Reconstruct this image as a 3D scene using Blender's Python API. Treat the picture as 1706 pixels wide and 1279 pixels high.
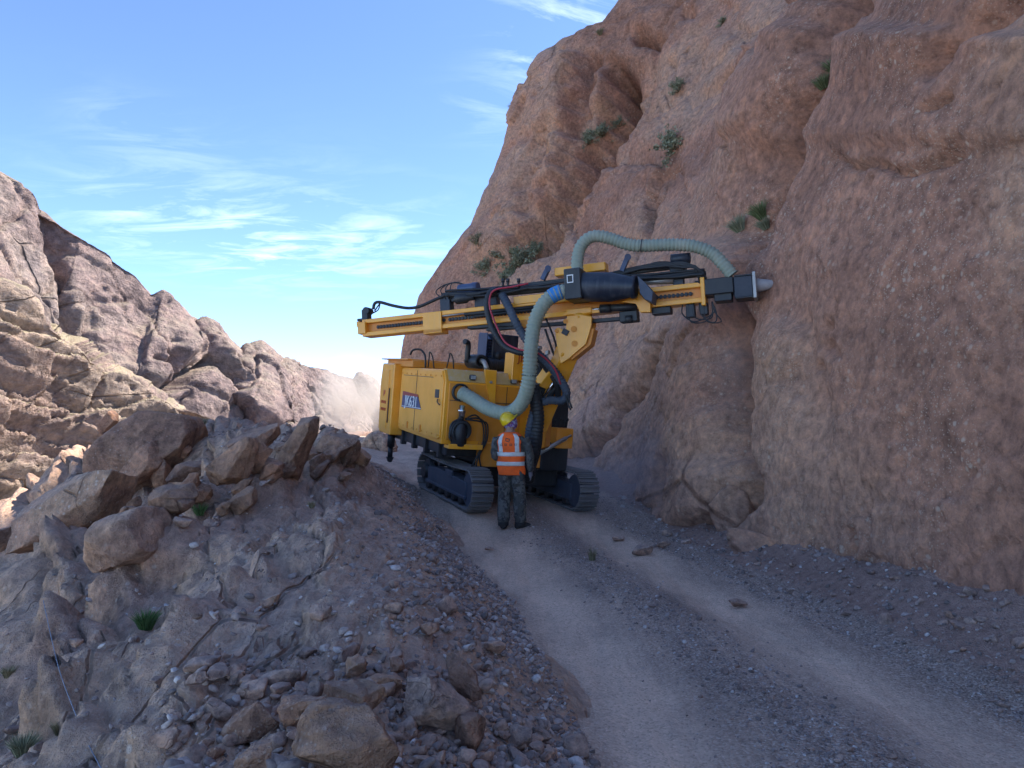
import bpy, bmesh, math, random
import numpy as np
from mathutils import Vector, Matrix

random.seed(7)
RNG = np.random.default_rng(11)
for _o in list(bpy.data.objects):
    bpy.data.objects.remove(_o, do_unlink=True)
scene = bpy.context.scene
COL = scene.collection

# ------------------------------------------------------------------ camera
FPX, PCX, PCY = 1250.0, 853.0, 639.5          # focal length and centre in photo pixels (1706 x 1279)
PITCH, CAMZ = math.radians(3.0), 1.7
camd = bpy.data.cameras.new('camera')
camd.sensor_width = 36.0
camd.lens = 36.0 * FPX / 1706.0
camd.clip_start, camd.clip_end = 0.05, 5000.0
cam = bpy.data.objects.new('camera', camd)
COL.objects.link(cam)
cam.location = (0, 0, CAMZ)
cam.rotation_euler = (math.radians(90) + PITCH, 0, 0)
scene.camera = cam

# ------------------------------------------------------------------ sky, sun, exposure
SUN_AZ, SUN_EL = math.radians(70), math.radians(50)     # azimuth clockwise from +Y
world = bpy.data.worlds.new('World')
scene.world = world
world.use_nodes = True
wn, wl = world.node_tree.nodes, world.node_tree.links
wn.clear()
sky = wn.new('ShaderNodeTexSky')
sky.sky_type = 'NISHITA'
sky.sun_disc = False
sky.sun_elevation = SUN_EL
sky.sun_rotation = SUN_AZ
sky.altitude = 3000
sky.air_density = 0.72
sky.dust_density = 0.05
sky.ozone_density = 4.0
bg = wn.new('ShaderNodeBackground')
bg.inputs['Strength'].default_value = 0.13
wout = wn.new('ShaderNodeOutputWorld')

def wmath(op, a, b=None, c=None):
    n = wn.new('ShaderNodeMath'); n.operation = op
    for i, v in enumerate((a, b, c)):
        if v is None: continue
        if isinstance(v, (int, float)): n.inputs[i].default_value = v
        else: wl.new(v, n.inputs[i])
    return n.outputs[0]
# thin cirrus on a flat layer overhead: direction projected to a plane
tc = wn.new('ShaderNodeTexCoord')
sx = wn.new('ShaderNodeSeparateXYZ'); wl.new(tc.outputs['Generated'], sx.inputs[0])
zz = wmath('MAXIMUM', wmath('ADD', sx.outputs[2], 0.10), 0.04)
u_ = wmath('DIVIDE', sx.outputs[0], zz); v_ = wmath('DIVIDE', sx.outputs[1], zz)
cb = wn.new('ShaderNodeCombineXYZ'); wl.new(u_, cb.inputs[0]); wl.new(v_, cb.inputs[1])
mp = wn.new('ShaderNodeMapping'); mp.inputs['Rotation'].default_value = (0, 0, math.radians(-20))
mp.inputs['Scale'].default_value = (1.1, 2.4, 1); mp.inputs['Location'].default_value = (3.3, 1.2, 0)
wl.new(cb.outputs[0], mp.inputs[0])
n1 = wn.new('ShaderNodeTexNoise'); n1.inputs['Scale'].default_value = 2.6; n1.inputs['Detail'].default_value = 9
n1.inputs['Roughness'].default_value = 0.62; n1.inputs['Distortion'].default_value = 0.7
wl.new(mp.outputs[0], n1.inputs['Vector'])
n2 = wn.new('ShaderNodeTexNoise'); n2.inputs['Scale'].default_value = 0.55; n2.inputs['Detail'].default_value = 2
mp2 = wn.new('ShaderNodeMapping'); mp2.inputs['Location'].default_value = (0.9, 0.4, 4.0)
wl.new(cb.outputs[0], mp2.inputs[0]); wl.new(mp2.outputs[0], n2.inputs['Vector'])
r1 = wn.new('ShaderNodeMapRange'); wl.new(n1.outputs[0], r1.inputs[0])
r1.inputs[1].default_value, r1.inputs[2].default_value = 0.47, 0.86
r2 = wn.new('ShaderNodeMapRange'); wl.new(n2.outputs[0], r2.inputs[0])
r2.inputs[1].default_value, r2.inputs[2].default_value = 0.56, 0.74
def cloud_uv(px, py):
    a, b = (px - 853) / 1250, -(py - 639.5) / 1250; c, s_ = math.cos(PITCH), math.sin(PITCH)
    d = Vector((a, c - b * s_, s_ + b * c)).normalized(); z_ = max(d.z + .10, .04); return d.x / z_, d.y / z_
mask = wmath('MULTIPLY', r2.outputs[0], 0.25)
for (px, py, ru, rv, amp) in [(330, 378, .40, .42, .95), (520, 412, .42, .55, .7), (690, 408, .25, .40, .5), (440, 440, .35, .32, .45), (975, 40, .15, .20, 1.5), (910, 100, .09, .13, .9), (205, 190, .11, .13, .3), (250, 245, .13, .12, .22), (815, 190, .10, .14, .5)]:
    cu, cv = cloud_uv(px, py)
    du = wmath('DIVIDE', wmath('SUBTRACT', u_, cu), ru); dv = wmath('DIVIDE', wmath('SUBTRACT', v_, cv), rv)
    e = wmath('EXPONENT', wmath('MULTIPLY', wmath('ADD', wmath('MULTIPLY', du, du), wmath('MULTIPLY', dv, dv)), -1.0))
    mask = wmath('ADD', mask, wmath('MULTIPLY', e, amp))
cl = wmath('MINIMUM', wmath('MULTIPLY', wmath('MULTIPLY', r1.outputs[0], mask), 0.66), 0.5)
mix = wn.new('ShaderNodeMix'); mix.data_type = 'RGBA'
wl.new(cl, mix.inputs['Factor']); wl.new(sky.outputs[0], mix.inputs['A'])
mix.inputs['B'].default_value = (4.0, 4.6, 5.2, 1)
wl.new(mix.outputs['Result'], bg.inputs['Color'])
wl.new(bg.outputs[0], wout.inputs[0])

sund = bpy.data.lights.new('sun', 'SUN')
sund.energy = 3.7; sund.angle = math.radians(0.5); sund.color = (1.0, 0.93, 0.82)
sun = bpy.data.objects.new('sun', sund); COL.objects.link(sun)
_d = Vector((math.sin(SUN_AZ) * math.cos(SUN_EL), math.cos(SUN_AZ) * math.cos(SUN_EL), math.sin(SUN_EL)))
sun.rotation_euler = _d.to_track_quat('Z', 'Y').to_euler()
sun.location = (20, -10, 60)

vs = scene.view_settings
vs.view_transform = 'Standard'; vs.look = 'None'; vs.exposure = 1.84; vs.gamma = 1.0
vs.use_curve_mapping = False
cy_ = scene.cycles
cy_.max_bounces = 8; cy_.diffuse_bounces = 4; cy_.glossy_bounces = 3; cy_.volume_bounces = 1
cy_.use_denoising = True
cy_.use_adaptive_sampling = True; cy_.adaptive_threshold = 0.02
cy_.volume_step_rate = 2.0; cy_.volume_max_steps = 64

# ------------------------------------------------------------------ projection helpers
CT, ST = math.cos(PITCH), math.sin(PITCH)
def project(P):
    P = np.asarray(P, float)
    x, y, z = P[..., 0], P[..., 1], P[..., 2] - CAMZ
    d = np.maximum(y * CT + z * ST, 0.05)
    return PCX + FPX * x / d, PCY - FPX * (-y * ST + z * CT) / d, d
def at(px, py, Y):
    """point of the line of sight through photo pixel (px, py) at forward distance Y"""
    a, b = (px - PCX) / FPX, -(py - PCY) / FPX
    d = np.array([a, CT - b * ST, ST + b * CT])
    return np.array([0, 0, CAMZ]) + d * (Y / d[1])

# ------------------------------------------------------------------ noise
_PERM = np.random.default_rng(3).permutation(256).astype(np.int32)
_PERM = np.concatenate([_PERM, _PERM, _PERM])
_G = np.random.default_rng(5).normal(size=(256, 3)).astype(np.float32)
_G /= np.linalg.norm(_G, axis=1)[:, None]
def perlin(p, seed=0):
    p = np.asarray(p, np.float32) + np.float32(seed * 17.31)
    i = np.floor(p).astype(np.int32); f = p - i
    u = f * f * f * (f * (f * 6 - 15) + 10)
    i &= 255
    out = 0
    for dx in (0, 1):
        wx = u[:, 0] if dx else 1 - u[:, 0]
        hx = _PERM[i[:, 0] + dx]
        for dy in (0, 1):
            wy = u[:, 1] if dy else 1 - u[:, 1]
            hy = _PERM[hx + ((i[:, 1] + dy) & 255)]
            for dz in (0, 1):
                wz = u[:, 2] if dz else 1 - u[:, 2]
                g = _G[_PERM[hy + ((i[:, 2] + dz) & 255)]]
                out = out + wx * wy * wz * (g[:, 0] * (f[:, 0] - dx) + g[:, 1] * (f[:, 1] - dy) + g[:, 2] * (f[:, 2] - dz))
    return out * 1.5
def fbm(p, octv=4, seed=0, rough=0.5, lac=2.1):
    p = np.asarray(p, np.float32); a, s, t = 1.0, 0, 0
    for k in range(octv):
        s = s + a * perlin(p * lac ** k, seed + k); t += a; a *= rough
    return s / t * 1.4
def ridged(p, octv=4, seed=0, rough=0.5):
    p = np.asarray(p, np.float32); a, s, t = 1.0, 0, 0
    for k in range(octv):
        s = s + a * (1 - 2.2 * np.abs(perlin(p * 2.1 ** k, seed + k))); t += a; a *= rough
    return s / t
def worley(p, seed=0):
    """F1, F2 and a random value per cell"""
    p = np.asarray(p, np.float32); i = np.floor(p).astype(np.int64)
    f1 = np.full(len(p), 9., np.float32); f2 = f1.copy(); cid = np.zeros(len(p), np.float32); off = np.zeros((len(p), 3), np.float32)
    for dx in (-1, 0, 1):
        for dy in (-1, 0, 1):
            for dz in (-1, 0, 1):
                c = i + np.array([dx, dy, dz])
                h = (c[:, 0] * 73856093 ^ c[:, 1] * 19349663 ^ c[:, 2] * 83492791 ^ (seed * 2654435 + 12345)) & 0x7fffffff
                h = (h * 1103515245 + 12345) & 0x7fffffff
                r1 = (h & 1023) / 1023.; h = (h * 1103515245 + 12345) & 0x7fffffff
                r2 = ((h >> 3) & 1023) / 1023.; h = (h * 1103515245 + 12345) & 0x7fffffff
                r3 = ((h >> 5) & 1023) / 1023.
                q = c + np.stack([r1, r2, r3], -1)
                d = np.linalg.norm(p - q, axis=1).astype(np.float32)
                m = d < f1
                f2 = np.where(m, f1, np.minimum(f2, d)); cid = np.where(m, r1 * .6 + r3 * .4, cid); off = np.where(m[:, None], p - q, off); f1 = np.where(m, d, f1)
    return f1, f2, cid, off
def facets(p, seed=0, tilt=1.0, crack=.5, cw=.05):
    """angular broken blocks: every cell a tilted plane, cracks along the joints"""
    f1, f2, cid, off = worley(p, seed); a = cid * 61.7
    t = np.cos(a) * off[:, 0] + np.sin(a) * off[:, 1] + np.cos(a * 1.7) * off[:, 2]
    return (cid - .5) + tilt * t - crack * np.exp(-((f2 - f1) / cw) ** 2)
def sstep(a, b, x):
    t = np.clip((x - a) / (b - a), 0, 1); return t * t * (3 - 2 * t)
def hermite(xs, ys, x):
    """smooth (monotone-ish) interpolation"""
    xs, ys = np.asarray(xs, float), np.asarray(ys, float)
    m = np.gradient(ys, xs)
    k = np.clip(np.searchsorted(xs, x) - 1, 0, len(xs) - 2)
    h = xs[k + 1] - xs[k]; t = np.clip((x - xs[k]) / h, 0, 1)
    return ((1 + 2 * t) * (1 - t) ** 2) * ys[k] + t * (1 - t) ** 2 * h * m[k] + t * t * (3 - 2 * t) * ys[k + 1] + t * t * (t - 1) * h * m[k + 1]

# ------------------------------------------------------------------ object helpers
def tag(o, label=None, cat=None, group=None, kind=None):
    if label: o['label'] = label
    if cat: o['category'] = cat
    if group: o['group'] = group
    if kind: o['kind'] = kind
    return o
def empty(name, loc=(0, 0, 0)):
    o = bpy.data.objects.new(name, None); COL.objects.link(o); o.location = loc
    o.empty_display_size = 0.2
    return o
def link_mesh(name, me, mat=None, parent=None, smooth=True):
    if mat is not None and not me.materials: me.materials.append(mat)
    if smooth: me.polygons.foreach_set('use_smooth', np.ones(len(me.polygons), bool))
    o = bpy.data.objects.new(name, me); COL.objects.link(o)
    if parent is not None: o.parent = parent
    return o
def np_mesh(name, V, F, attrs=None):
    """mesh from arrays; F is (n,3) or (n,4)"""
    V = np.asarray(V, np.float32); F = np.asarray(F, np.int32); k = F.shape[1]
    me = bpy.data.meshes.new(name)
    me.vertices.add(len(V)); me.vertices.foreach_set('co', V.ravel())
    me.loops.add(F.size); me.loops.foreach_set('vertex_index', F.ravel())
    me.polygons.add(len(F))
    me.polygons.foreach_set('loop_start', np.arange(0, F.size, k, dtype=np.int32))
    me.polygons.foreach_set('loop_total', np.full(len(F), k, np.int32))
    for nm, a in (attrs or {}).items():
        a = np.asarray(a, np.float32)
        if a.ndim == 1:
            me.attributes.new(nm, 'FLOAT', 'POINT').data.foreach_set('value', a)
        else:
            me.attributes.new(nm, 'FLOAT_VECTOR', 'POINT').data.foreach_set('vector', a.ravel())
    me.update(calc_edges=True)
    return me
def grid_faces(nu, nv):
    i = np.arange(nu - 1)[:, None] * nv + np.arange(nv - 1)[None]
    return np.stack([i, i + nv, i + nv + 1, i + 1], -1).reshape(-1, 4)
def grid_normals(G):
    a = np.gradient(G, axis=0); b = np.gradient(G, axis=1)
    n = np.cross(a, b); return n / np.maximum(np.linalg.norm(n, axis=-1, keepdims=True), 1e-9)

# ------------------------------------------------------------------ materials
def new_mat(name):
    m = bpy.data.materials.new(name); m.use_nodes = True
    nt = m.node_tree; nt.nodes.clear()
    out = nt.nodes.new('ShaderNodeOutputMaterial')
    b = nt.nodes.new('ShaderNodeBsdfPrincipled'); nt.links.new(b.outputs[0], out.inputs[0])
    return m, nt, b
class NT:
    def __init__(s, nt): s.nt = nt; s.pos = nt.nodes.new('ShaderNodeNewGeometry').outputs['Position']
    def n(s, t, **kw):
        x = s.nt.nodes.new(t)
        for k, v in kw.items(): setattr(x, k, v)
        return x
    def put(s, sock, v):
        if v is None: return
        if hasattr(v, 'links'): s.nt.links.new(v, sock)
        elif isinstance(v, (tuple, list)) and len(v) == 3 and sock.type == 'RGBA': sock.default_value = (*v, 1)
        else: sock.default_value = v
    def math(s, op, a, b=None, c=None):
        x = s.n('ShaderNodeMath', operation=op)
        for i, v in enumerate((a, b, c)): s.put(x.inputs[i], v)
        return x.outputs[0]
    def map(s, vec=None, scale=(1, 1, 1), rot=(0, 0, 0), loc=(0, 0, 0)):
        x = s.n('ShaderNodeMapping'); s.put(x.inputs['Vector'], vec if vec is not None else s.pos)
        x.inputs['Scale'].default_value = scale; x.inputs['Rotation'].default_value = rot; x.inputs['Location'].default_value = loc
        return x.outputs[0]
    def noise(s, scale, detail=5, rough=0.55, vec=None, dist=0.0, out=0):
        x = s.n('ShaderNodeTexNoise'); s.put(x.inputs['Vector'], vec if vec is not None else s.pos)
        x.inputs['Scale'].default_value = scale; x.inputs['Detail'].default_value = detail
        x.inputs['Roughness'].default_value = rough; x.inputs['Distortion'].default_value = dist
        return x.outputs[out]
    def voro(s, scale, vec=None, out='Color', rnd=1.0, feature='F1'):
        x = s.n('ShaderNodeTexVoronoi', feature=feature); s.put(x.inputs['Vector'], vec if vec is not None else s.pos)
        x.inputs['Scale'].default_value = scale; x.inputs['Randomness'].default_value = rnd
        return x.outputs[out]
    def ramp(s, fac, stops, interp='LINEAR'):
        x = s.n('ShaderNodeValToRGB'); cr = x.color_ramp; cr.interpolation = interp
        while len(cr.elements) < len(stops): cr.elements.new(0.5)
        for e, (p, c) in zip(cr.elements, stops): e.position = p; e.color = (*c, 1) if len(c) == 3 else c
        s.put(x.inputs[0], fac); return x.outputs[0]
    def mr(s, v, a, b, c=0.0, d=1.0):
        x = s.n('ShaderNodeMapRange'); s.put(x.inputs[0], v)
        for i, q in enumerate((a, b, c, d)): s.put(x.inputs[i + 1], q)
        return x.outputs[0]
    def mix(s, f, a, b, blend='MIX'):
        x = s.n('ShaderNodeMix', data_type='RGBA', blend_type=blend)
        s.put(x.inputs['Factor'], f); s.put(x.inputs['A'], a); s.put(x.inputs['B'], b)
        return x.outputs['Result']
    def attr(s, name):
        return s.n('ShaderNodeAttribute', attribute_name=name).outputs['Fac']
    def sep(s, v):
        x = s.n('ShaderNodeSeparateXYZ'); s.put(x.inputs[0], v); return x.outputs
    def bump(s, h, strength=0.5, dist=0.02, normal=None):
        x = s.n('ShaderNodeBump'); x.inputs['Strength'].default_value = strength; x.inputs['Distance'].default_value = dist
        s.put(x.inputs['Height'], h); s.put(x.inputs['Normal'], normal); return x.outputs[0]

def rock_mat(name, cols, big=0.25, mid=1.6, fine=9.0, pebble=16.0, pebble_amt=0.5, pebble_col=(0.50, 0.40, 0.34), dust=(0.30, 0.25, 0.26), dust_amt=0.35,
             bump_d=0.04, aniso=None, rough=0.93, tint=False, crack=0.7, crack_amt=0.5, con=1.0, relief=1.2):
    L1 = lambda r: tuple(1 + (q - 1) * con for q in r)
    """broken rock: large colour patches, streaks along the bedding, grain, pebbles set in the rock, joints, dust on flats"""
    m, nt, b = new_mat(name); t = NT(nt)
    v = t.map(scale=aniso[0], rot=aniso[1]) if aniso else t.pos
    big_n = t.noise(big, 4, 0.6, vec=v, dist=0.6)
    c = t.ramp(big_n, [(0.30, cols[0]), (0.44, cols[1]), (0.56, cols[2]), (0.70, cols[3])])
    md = t.noise(mid, 6, 0.66, vec=v)
    c = t.mix(1.0, c, t.ramp(md, [(0.28, L1((0.55, 0.55, 0.57))), (0.5, (1, 1, 1)), (0.74, L1((1.42, 1.33, 1.24)))]), 'MULTIPLY')
    fn = t.noise(fine, 6, 0.72)
    c = t.mix(1.0, c, t.ramp(fn, [(0.30, (0.50, 0.50, 0.52)), (0.5, (1, 1, 1)), (0.70, (1.55, 1.48, 1.38))]), 'MULTIPLY')
    # pebbles of two sizes, in patches
    patch = t.mr(t.noise(0.9, 2, 0.5), 0.40, 0.62)
    for sc_, lo_, amt in ((1.0, .80, .9), (3.1, .58, .7)):
        x = t.n('ShaderNodeTexVoronoi'); x.inputs['Scale'].default_value = pebble * sc_; nt.links.new(t.pos, x.inputs['Vector'])
        cc = t.sep(x.outputs['Color'])
        f = t.math('MULTIPLY', t.math('MULTIPLY', t.mr(cc[0], lo_, lo_ + .12), t.mr(x.outputs['Distance'], .45, .22)), t.math('MULTIPLY', patch, pebble_amt * amt))
        c = t.mix(f, c, pebble_col)
    # joints: broken lines between warped blocks
    wv = t.mix(0.6, v, t.noise(crack * .8, 3, .6, out=1), 'ADD')
    ed = t.voro(crack, vec=wv, out='Distance', feature='DISTANCE_TO_EDGE')
    ck = t.math('MULTIPLY', t.math('MULTIPLY', t.mr(ed, .020, .003), t.mr(big_n, .50, .60)), crack_amt)
    c = t.mix(t.math('MULTIPLY', ck, .55), c, t.mix(1.0, c, (.34, .30, .30), 'MULTIPLY'))
    if tint:
        oi = t.n('ShaderNodeObjectInfo').outputs['Random']
        c = t.mix(1.0, c, t.ramp(oi, [(0, (0.74, 0.72, 0.74)), (0.5, (.95, .92, .92)), (0.8, (1.05, .93, .86)), (1, (1.15, 1.1, 1.08))]), 'MULTIPLY')
    if dust_amt > 0:
        nz = t.sep(t.n('ShaderNodeNewGeometry').outputs['Normal'])[2]
        df = t.math('MULTIPLY', t.mr(t.math('ADD', nz, t.math('MULTIPLY', t.math('SUBTRACT', md, 0.5), 1.2)), 0.45, 0.95), dust_amt)
        c = t.mix(df, c, dust)
    nt.links.new(c, b.inputs['Base Color'])
    b.inputs['Roughness'].default_value = rough; b.inputs['Specular IOR Level'].default_value = 0.2
    h = t.math('ADD', t.math('MULTIPLY', fn, 0.75), t.math('MULTIPLY', md, relief))
    h = t.math('SUBTRACT', h, t.math('MULTIPLY', ck, .9))
    nt.links.new(t.bump(h, 1.0, bump_d * 1.9), b.inputs['Normal'])
    return m
def paint_mat(name, col, rough=0.45, metal=0.0, dust=0.25, dust_col=(0.36, 0.29, 0.25), chips=0.0, bumpd=0.0, coat=0.0):
    m, nt, b = new_mat(name); t = NT(nt)
    o = t.n('ShaderNodeTexCoord').outputs['Object']
    n = t.noise(2.2, 6, 0.6, vec=o); f = t.noise(26, 4, 0.6, vec=o)
    stk = t.noise(3.0, 4, 0.6, vec=t.map(o, scale=(5, 5, .45)))
    c = t.mix(1.0, col, t.ramp(n, [(0.3, (0.86, 0.86, 0.87)), (0.7, (1.1, 1.1, 1.08))]), 'MULTIPLY')
    nz = t.sep(t.n('ShaderNodeNewGeometry').outputs['Normal'])[2]
    df = t.math('ADD', t.mr(nz, 0.3, 1.0, 0.0, 0.55), t.math('ADD', t.mr(n, 0.45, 0.75), t.math('MULTIPLY', t.mr(stk, .52, .72), .9)))
    df = t.math('MULTIPLY', t.math('MULTIPLY', df, t.mr(f, 0.3, 0.65, 0.5, 1.0)), dust)
    c = t.mix(df, c, dust_col)
    if chips:
        ch = t.math('MULTIPLY', t.mr(t.noise(11, 6, 0.7, vec=o), 0.68, 0.72), chips)
        c = t.mix(ch, c, (0.06, 0.045, 0.04))
    nt.links.new(c, b.inputs['Base Color'])
    nt.links.new(t.mr(t.math('ADD', df, t.math('MULTIPLY', f, 0.15)), 0.0, 0.5, rough, min(1, rough + 0.35)), b.inputs['Roughness'])
    b.inputs['Metallic'].default_value = metal
    b.inputs['Coat Weight'].default_value = coat; b.inputs['Coat Roughness'].default_value = .25
    if bumpd: nt.links.new(t.bump(f, 0.4, bumpd), b.inputs['Normal'])
    return m
def plain_mat(name, col, rough=0.6, metal=0.0):
    m, nt, b = new_mat(name)
    t = NT(nt); n = t.noise(14, 4, 0.6, vec=t.n('ShaderNodeTexCoord').outputs['Object'])
    nt.links.new(t.mix(1.0, col, t.ramp(n, [(0.3, (0.85, 0.85, 0.85)), (0.7, (1.12, 1.12, 1.12))]), 'MULTIPLY'), b.inputs['Base Color'])
    b.inputs['Roughness'].default_value = rough; b.inputs['Metallic'].default_value = metal
    return m
BED = ((1.0, 1.0, 1.0), (0, 0, 0))
M = {}
M['cliff'] = rock_mat('cliff_rock', [(0.30, 0.146, 0.096), (0.42, 0.210, 0.137), (0.475, 0.265, 0.170), (0.41, 0.240, 0.184)],
                      big=0.22, mid=1.1, fine=7.0, pebble=15, pebble_amt=0.85, pebble_col=(0.62, 0.46, 0.34), aniso=((1.0, 0.45, 0.8), (0.5, 0.2, 0.0)), dust=(0.43, 0.28, 0.215), dust_amt=0.3, bump_d=0.045, crack=0.40, crack_amt=.7, con=.55, relief=.45)
M['spur'] = rock_mat('spur_rock', [(0.30, 0.175, 0.130), (0.46, 0.285, 0.205), (0.54, 0.340, 0.225), (0.44, 0.300, 0.240)],
                     big=0.5, mid=2.0, fine=9.0, pebble=20, pebble_amt=0.9, pebble_col=(0.66, 0.53, 0.44), aniso=((1.8, 0.4, 1.2), (0, 0, 0.16)), dust=(0.52, 0.385, 0.325), dust_amt=0.30, bump_d=0.05, crack=0.9, crack_amt=.8)
M['boulder'] = rock_mat('boulder_rock', [(0.24, 0.145, 0.110), (0.36, 0.215, 0.152), (0.42, 0.260, 0.172), (0.34, 0.230, 0.185)],
                        big=0.6, mid=2.2, fine=10.0, pebble=22, pebble_amt=0.8, pebble_col=(0.54, 0.43, 0.36), dust=(0.44, 0.325, 0.275), dust_amt=0.3, bump_d=0.05, tint=True, crack=1.1, crack_amt=.45)
M['stone'] = rock_mat('loose_stone', [(0.25, 0.175, 0.145), (0.37, 0.260, 0.210), (0.42, 0.290, 0.225), (0.49, 0.385, 0.335)],
                      big=1.2, mid=5.0, fine=20.0, pebble=40, pebble_amt=0.3, pebble_col=(0.58, 0.48, 0.42), dust=(0.45, 0.345, 0.295), dust_amt=0.35, bump_d=0.012, tint=True, crack=4.0)
M['mountain'] = rock_mat('mountain_rock', [(0.185, 0.132, 0.128), (0.25, 0.186, 0.176), (0.28, 0.220, 0.198), (0.22, 0.180, 0.182)],  # tones lightened to paint in distant haze
                         big=0.035, mid=0.16, fine=0.9, pebble=1.5, pebble_amt=0.2, pebble_col=(.40, .33, .29), dust=(0.26, 0.225, 0.17), dust_amt=0.5, bump_d=0.7, aniso=((0.6, 1, 1.3), (0, 0.5, 0)), crack=0.07, crack_amt=.8)
M['foothill'] = rock_mat('foothill_rock', [(0.20, 0.142, 0.130), (0.28, 0.208, 0.182), (0.325, 0.252, 0.208), (0.255, 0.202, 0.186)],  # brightened mountain rock: sunlight on this slope is put into the colour
                         big=0.06, mid=0.3, fine=1.4, pebble=1.5, pebble_amt=0.2, pebble_col=(.50, .42, .34), dust=(0.38, 0.325, 0.215), dust_amt=0.7, bump_d=0.4, aniso=((0.7, 1, 2.2), (0, 0.55, 0)), crack=0.15, crack_amt=.8)
# ================================================================== SETTING: cliff, road, spur, mountains
# ---- machine pose on the road (used by the road surface too)
def rot3(yaw, pit, rol):
    c, s = math.cos(yaw), math.sin(yaw); A = np.array([[c, -s, 0], [s, c, 0], [0, 0, 1]])
    c, s = math.cos(pit), math.sin(pit); B = np.array([[1, 0, 0], [0, c, -s], [0, s, c]])
    c, s = math.cos(rol), math.sin(rol); C = np.array([[c, 0, s], [0, 1, 0], [-s, 0, c]])
    return A @ B @ C
MR = rot3(.4313, .0816, .046)              # local x: machine's side towards the cliff, local y: towards its rear
MT = np.array([-.19, 13.36, .3715])
_nm = MR[:, 2]
PLX, PLY = -_nm[0] / _nm[2], -_nm[1] / _nm[2]

FOOT_Y = [-6, 1.0, 4.5, 7.5, 10.2, 12.5, 16, 23, 31, 38, 50]
FOOT_X = [5.6, 4.6, 3.95, 3.5, 3.05, 2.75, 2.0, 0.35, -2.5, -5.6, -11]
def foot_x(Y): return hermite(FOOT_Y, FOOT_X, np.asarray(Y, float))
def edge_x(Y): return np.interp(Y, [-6, 0, 3.7, 7.2, 10, 12, 14, 17, 26, 38, 60], [1.4, .95, .30, -.14, -.85, -1.48, -1.95, -2.5, -4.7, -8.3, -16])
def track_x(Y): return hermite([-6, 0, 3.7, 7.2, 10.2, 12, 16, 30, 60], [1.9, 1.3, .88, .40, -.17, -.62, -1.35, -3.9, -12], np.asarray(Y, float))
def road_z(X, Y, detail=True):
    X = np.asarray(X, float); Y = np.asarray(Y, float)
    z = hermite([-8, 0, 4, 8, 11, 13.4, 16, 20, 25, 35, 70], [0, 0, 0, .03, .12, .35, .55, .72, .82, .95, .6], Y)
    pl = MT[2] + PLX * (X - MT[0]) + PLY * (Y - MT[1])
    w = np.exp(-(((X - MT[0]) / 2.2) ** 2 + ((Y - MT[1]) / 2.0) ** 2) ** 2)
    z = z * (1 - w) + pl * w
    tx = track_x(Y); q = 1 - w
    z = z - q * .045 * np.exp(-((X - tx) / .42) ** 2) - q * .05 * np.exp(-((X - tx - 1.58) / .36) ** 2) + q * .03 * np.exp(-((X - tx - .82) / .35) ** 2)
    fx = foot_x(Y); tw = np.interp(Y, [0, 5.5, 7.5, 10, 12, 16, 40], [1.15, 1.05, .75, .5, .4, .35, .5])
    tal = np.clip((X - (fx - tw)) / tw, 0, 1.35)
    z = z + np.interp(Y, [0, 6.5, 9, 12, 40], [.40, .38, .22, .10, .12]) * tal ** 1.25
    e = edge_x(Y)
    z = z + .10 * np.clip((e + .25 - X) / .5, 0, 2)
    if detail:
        p = np.stack([X, Y, z * 0], -1).reshape(-1, 3)
        rough = (.3 + 1.0 * np.clip(tal, 0, 1)).ravel()
        d = .05 * fbm(p * [.9, .5, 1], 4, 21) + .022 * fbm(p * 4.0, 4, 25, .6) * rough * 1.3
        d += .10 * ridged(p * [2.6, 1.2, 1], 3, 31) * np.clip(tal, 0, 1).ravel()
        fo = (X - fx).ravel(); ph = p[:, 1] * 1.0 + p[:, 0] * .35 + .05 * fbm(p * 2, 2, 33)
        d += .022 * np.abs(np.sin(ph * 21)) * np.exp(-((fo + .75) / .38) ** 4) * sstep(4.2, 5.2, p[:, 1]) * (1 - sstep(8.6, 9.8, p[:, 1])) * np.clip(.6 + fbm(p * .9, 2, 34), 0, 1)
        lane = (np.exp(-((X - tx) / .30) ** 4) + np.exp(-((X - tx - 1.58) / .28) ** 4)).ravel()
        d += .008 * sstep(-.2, .6, np.sin(p[:, 1] * 39.3 + 1.5 * fbm(p * .5, 2, 35))) * lane * np.clip(.35 + 1.5 * fbm(p * [1.2, .5, 1], 3, 36), 0, 1) * (1 - w.ravel())
        d += .012 * fbm(p * [7, 1.2, 1], 3, 37, .6) * lane
        z = z + d.reshape(z.shape)
    return z

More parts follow.
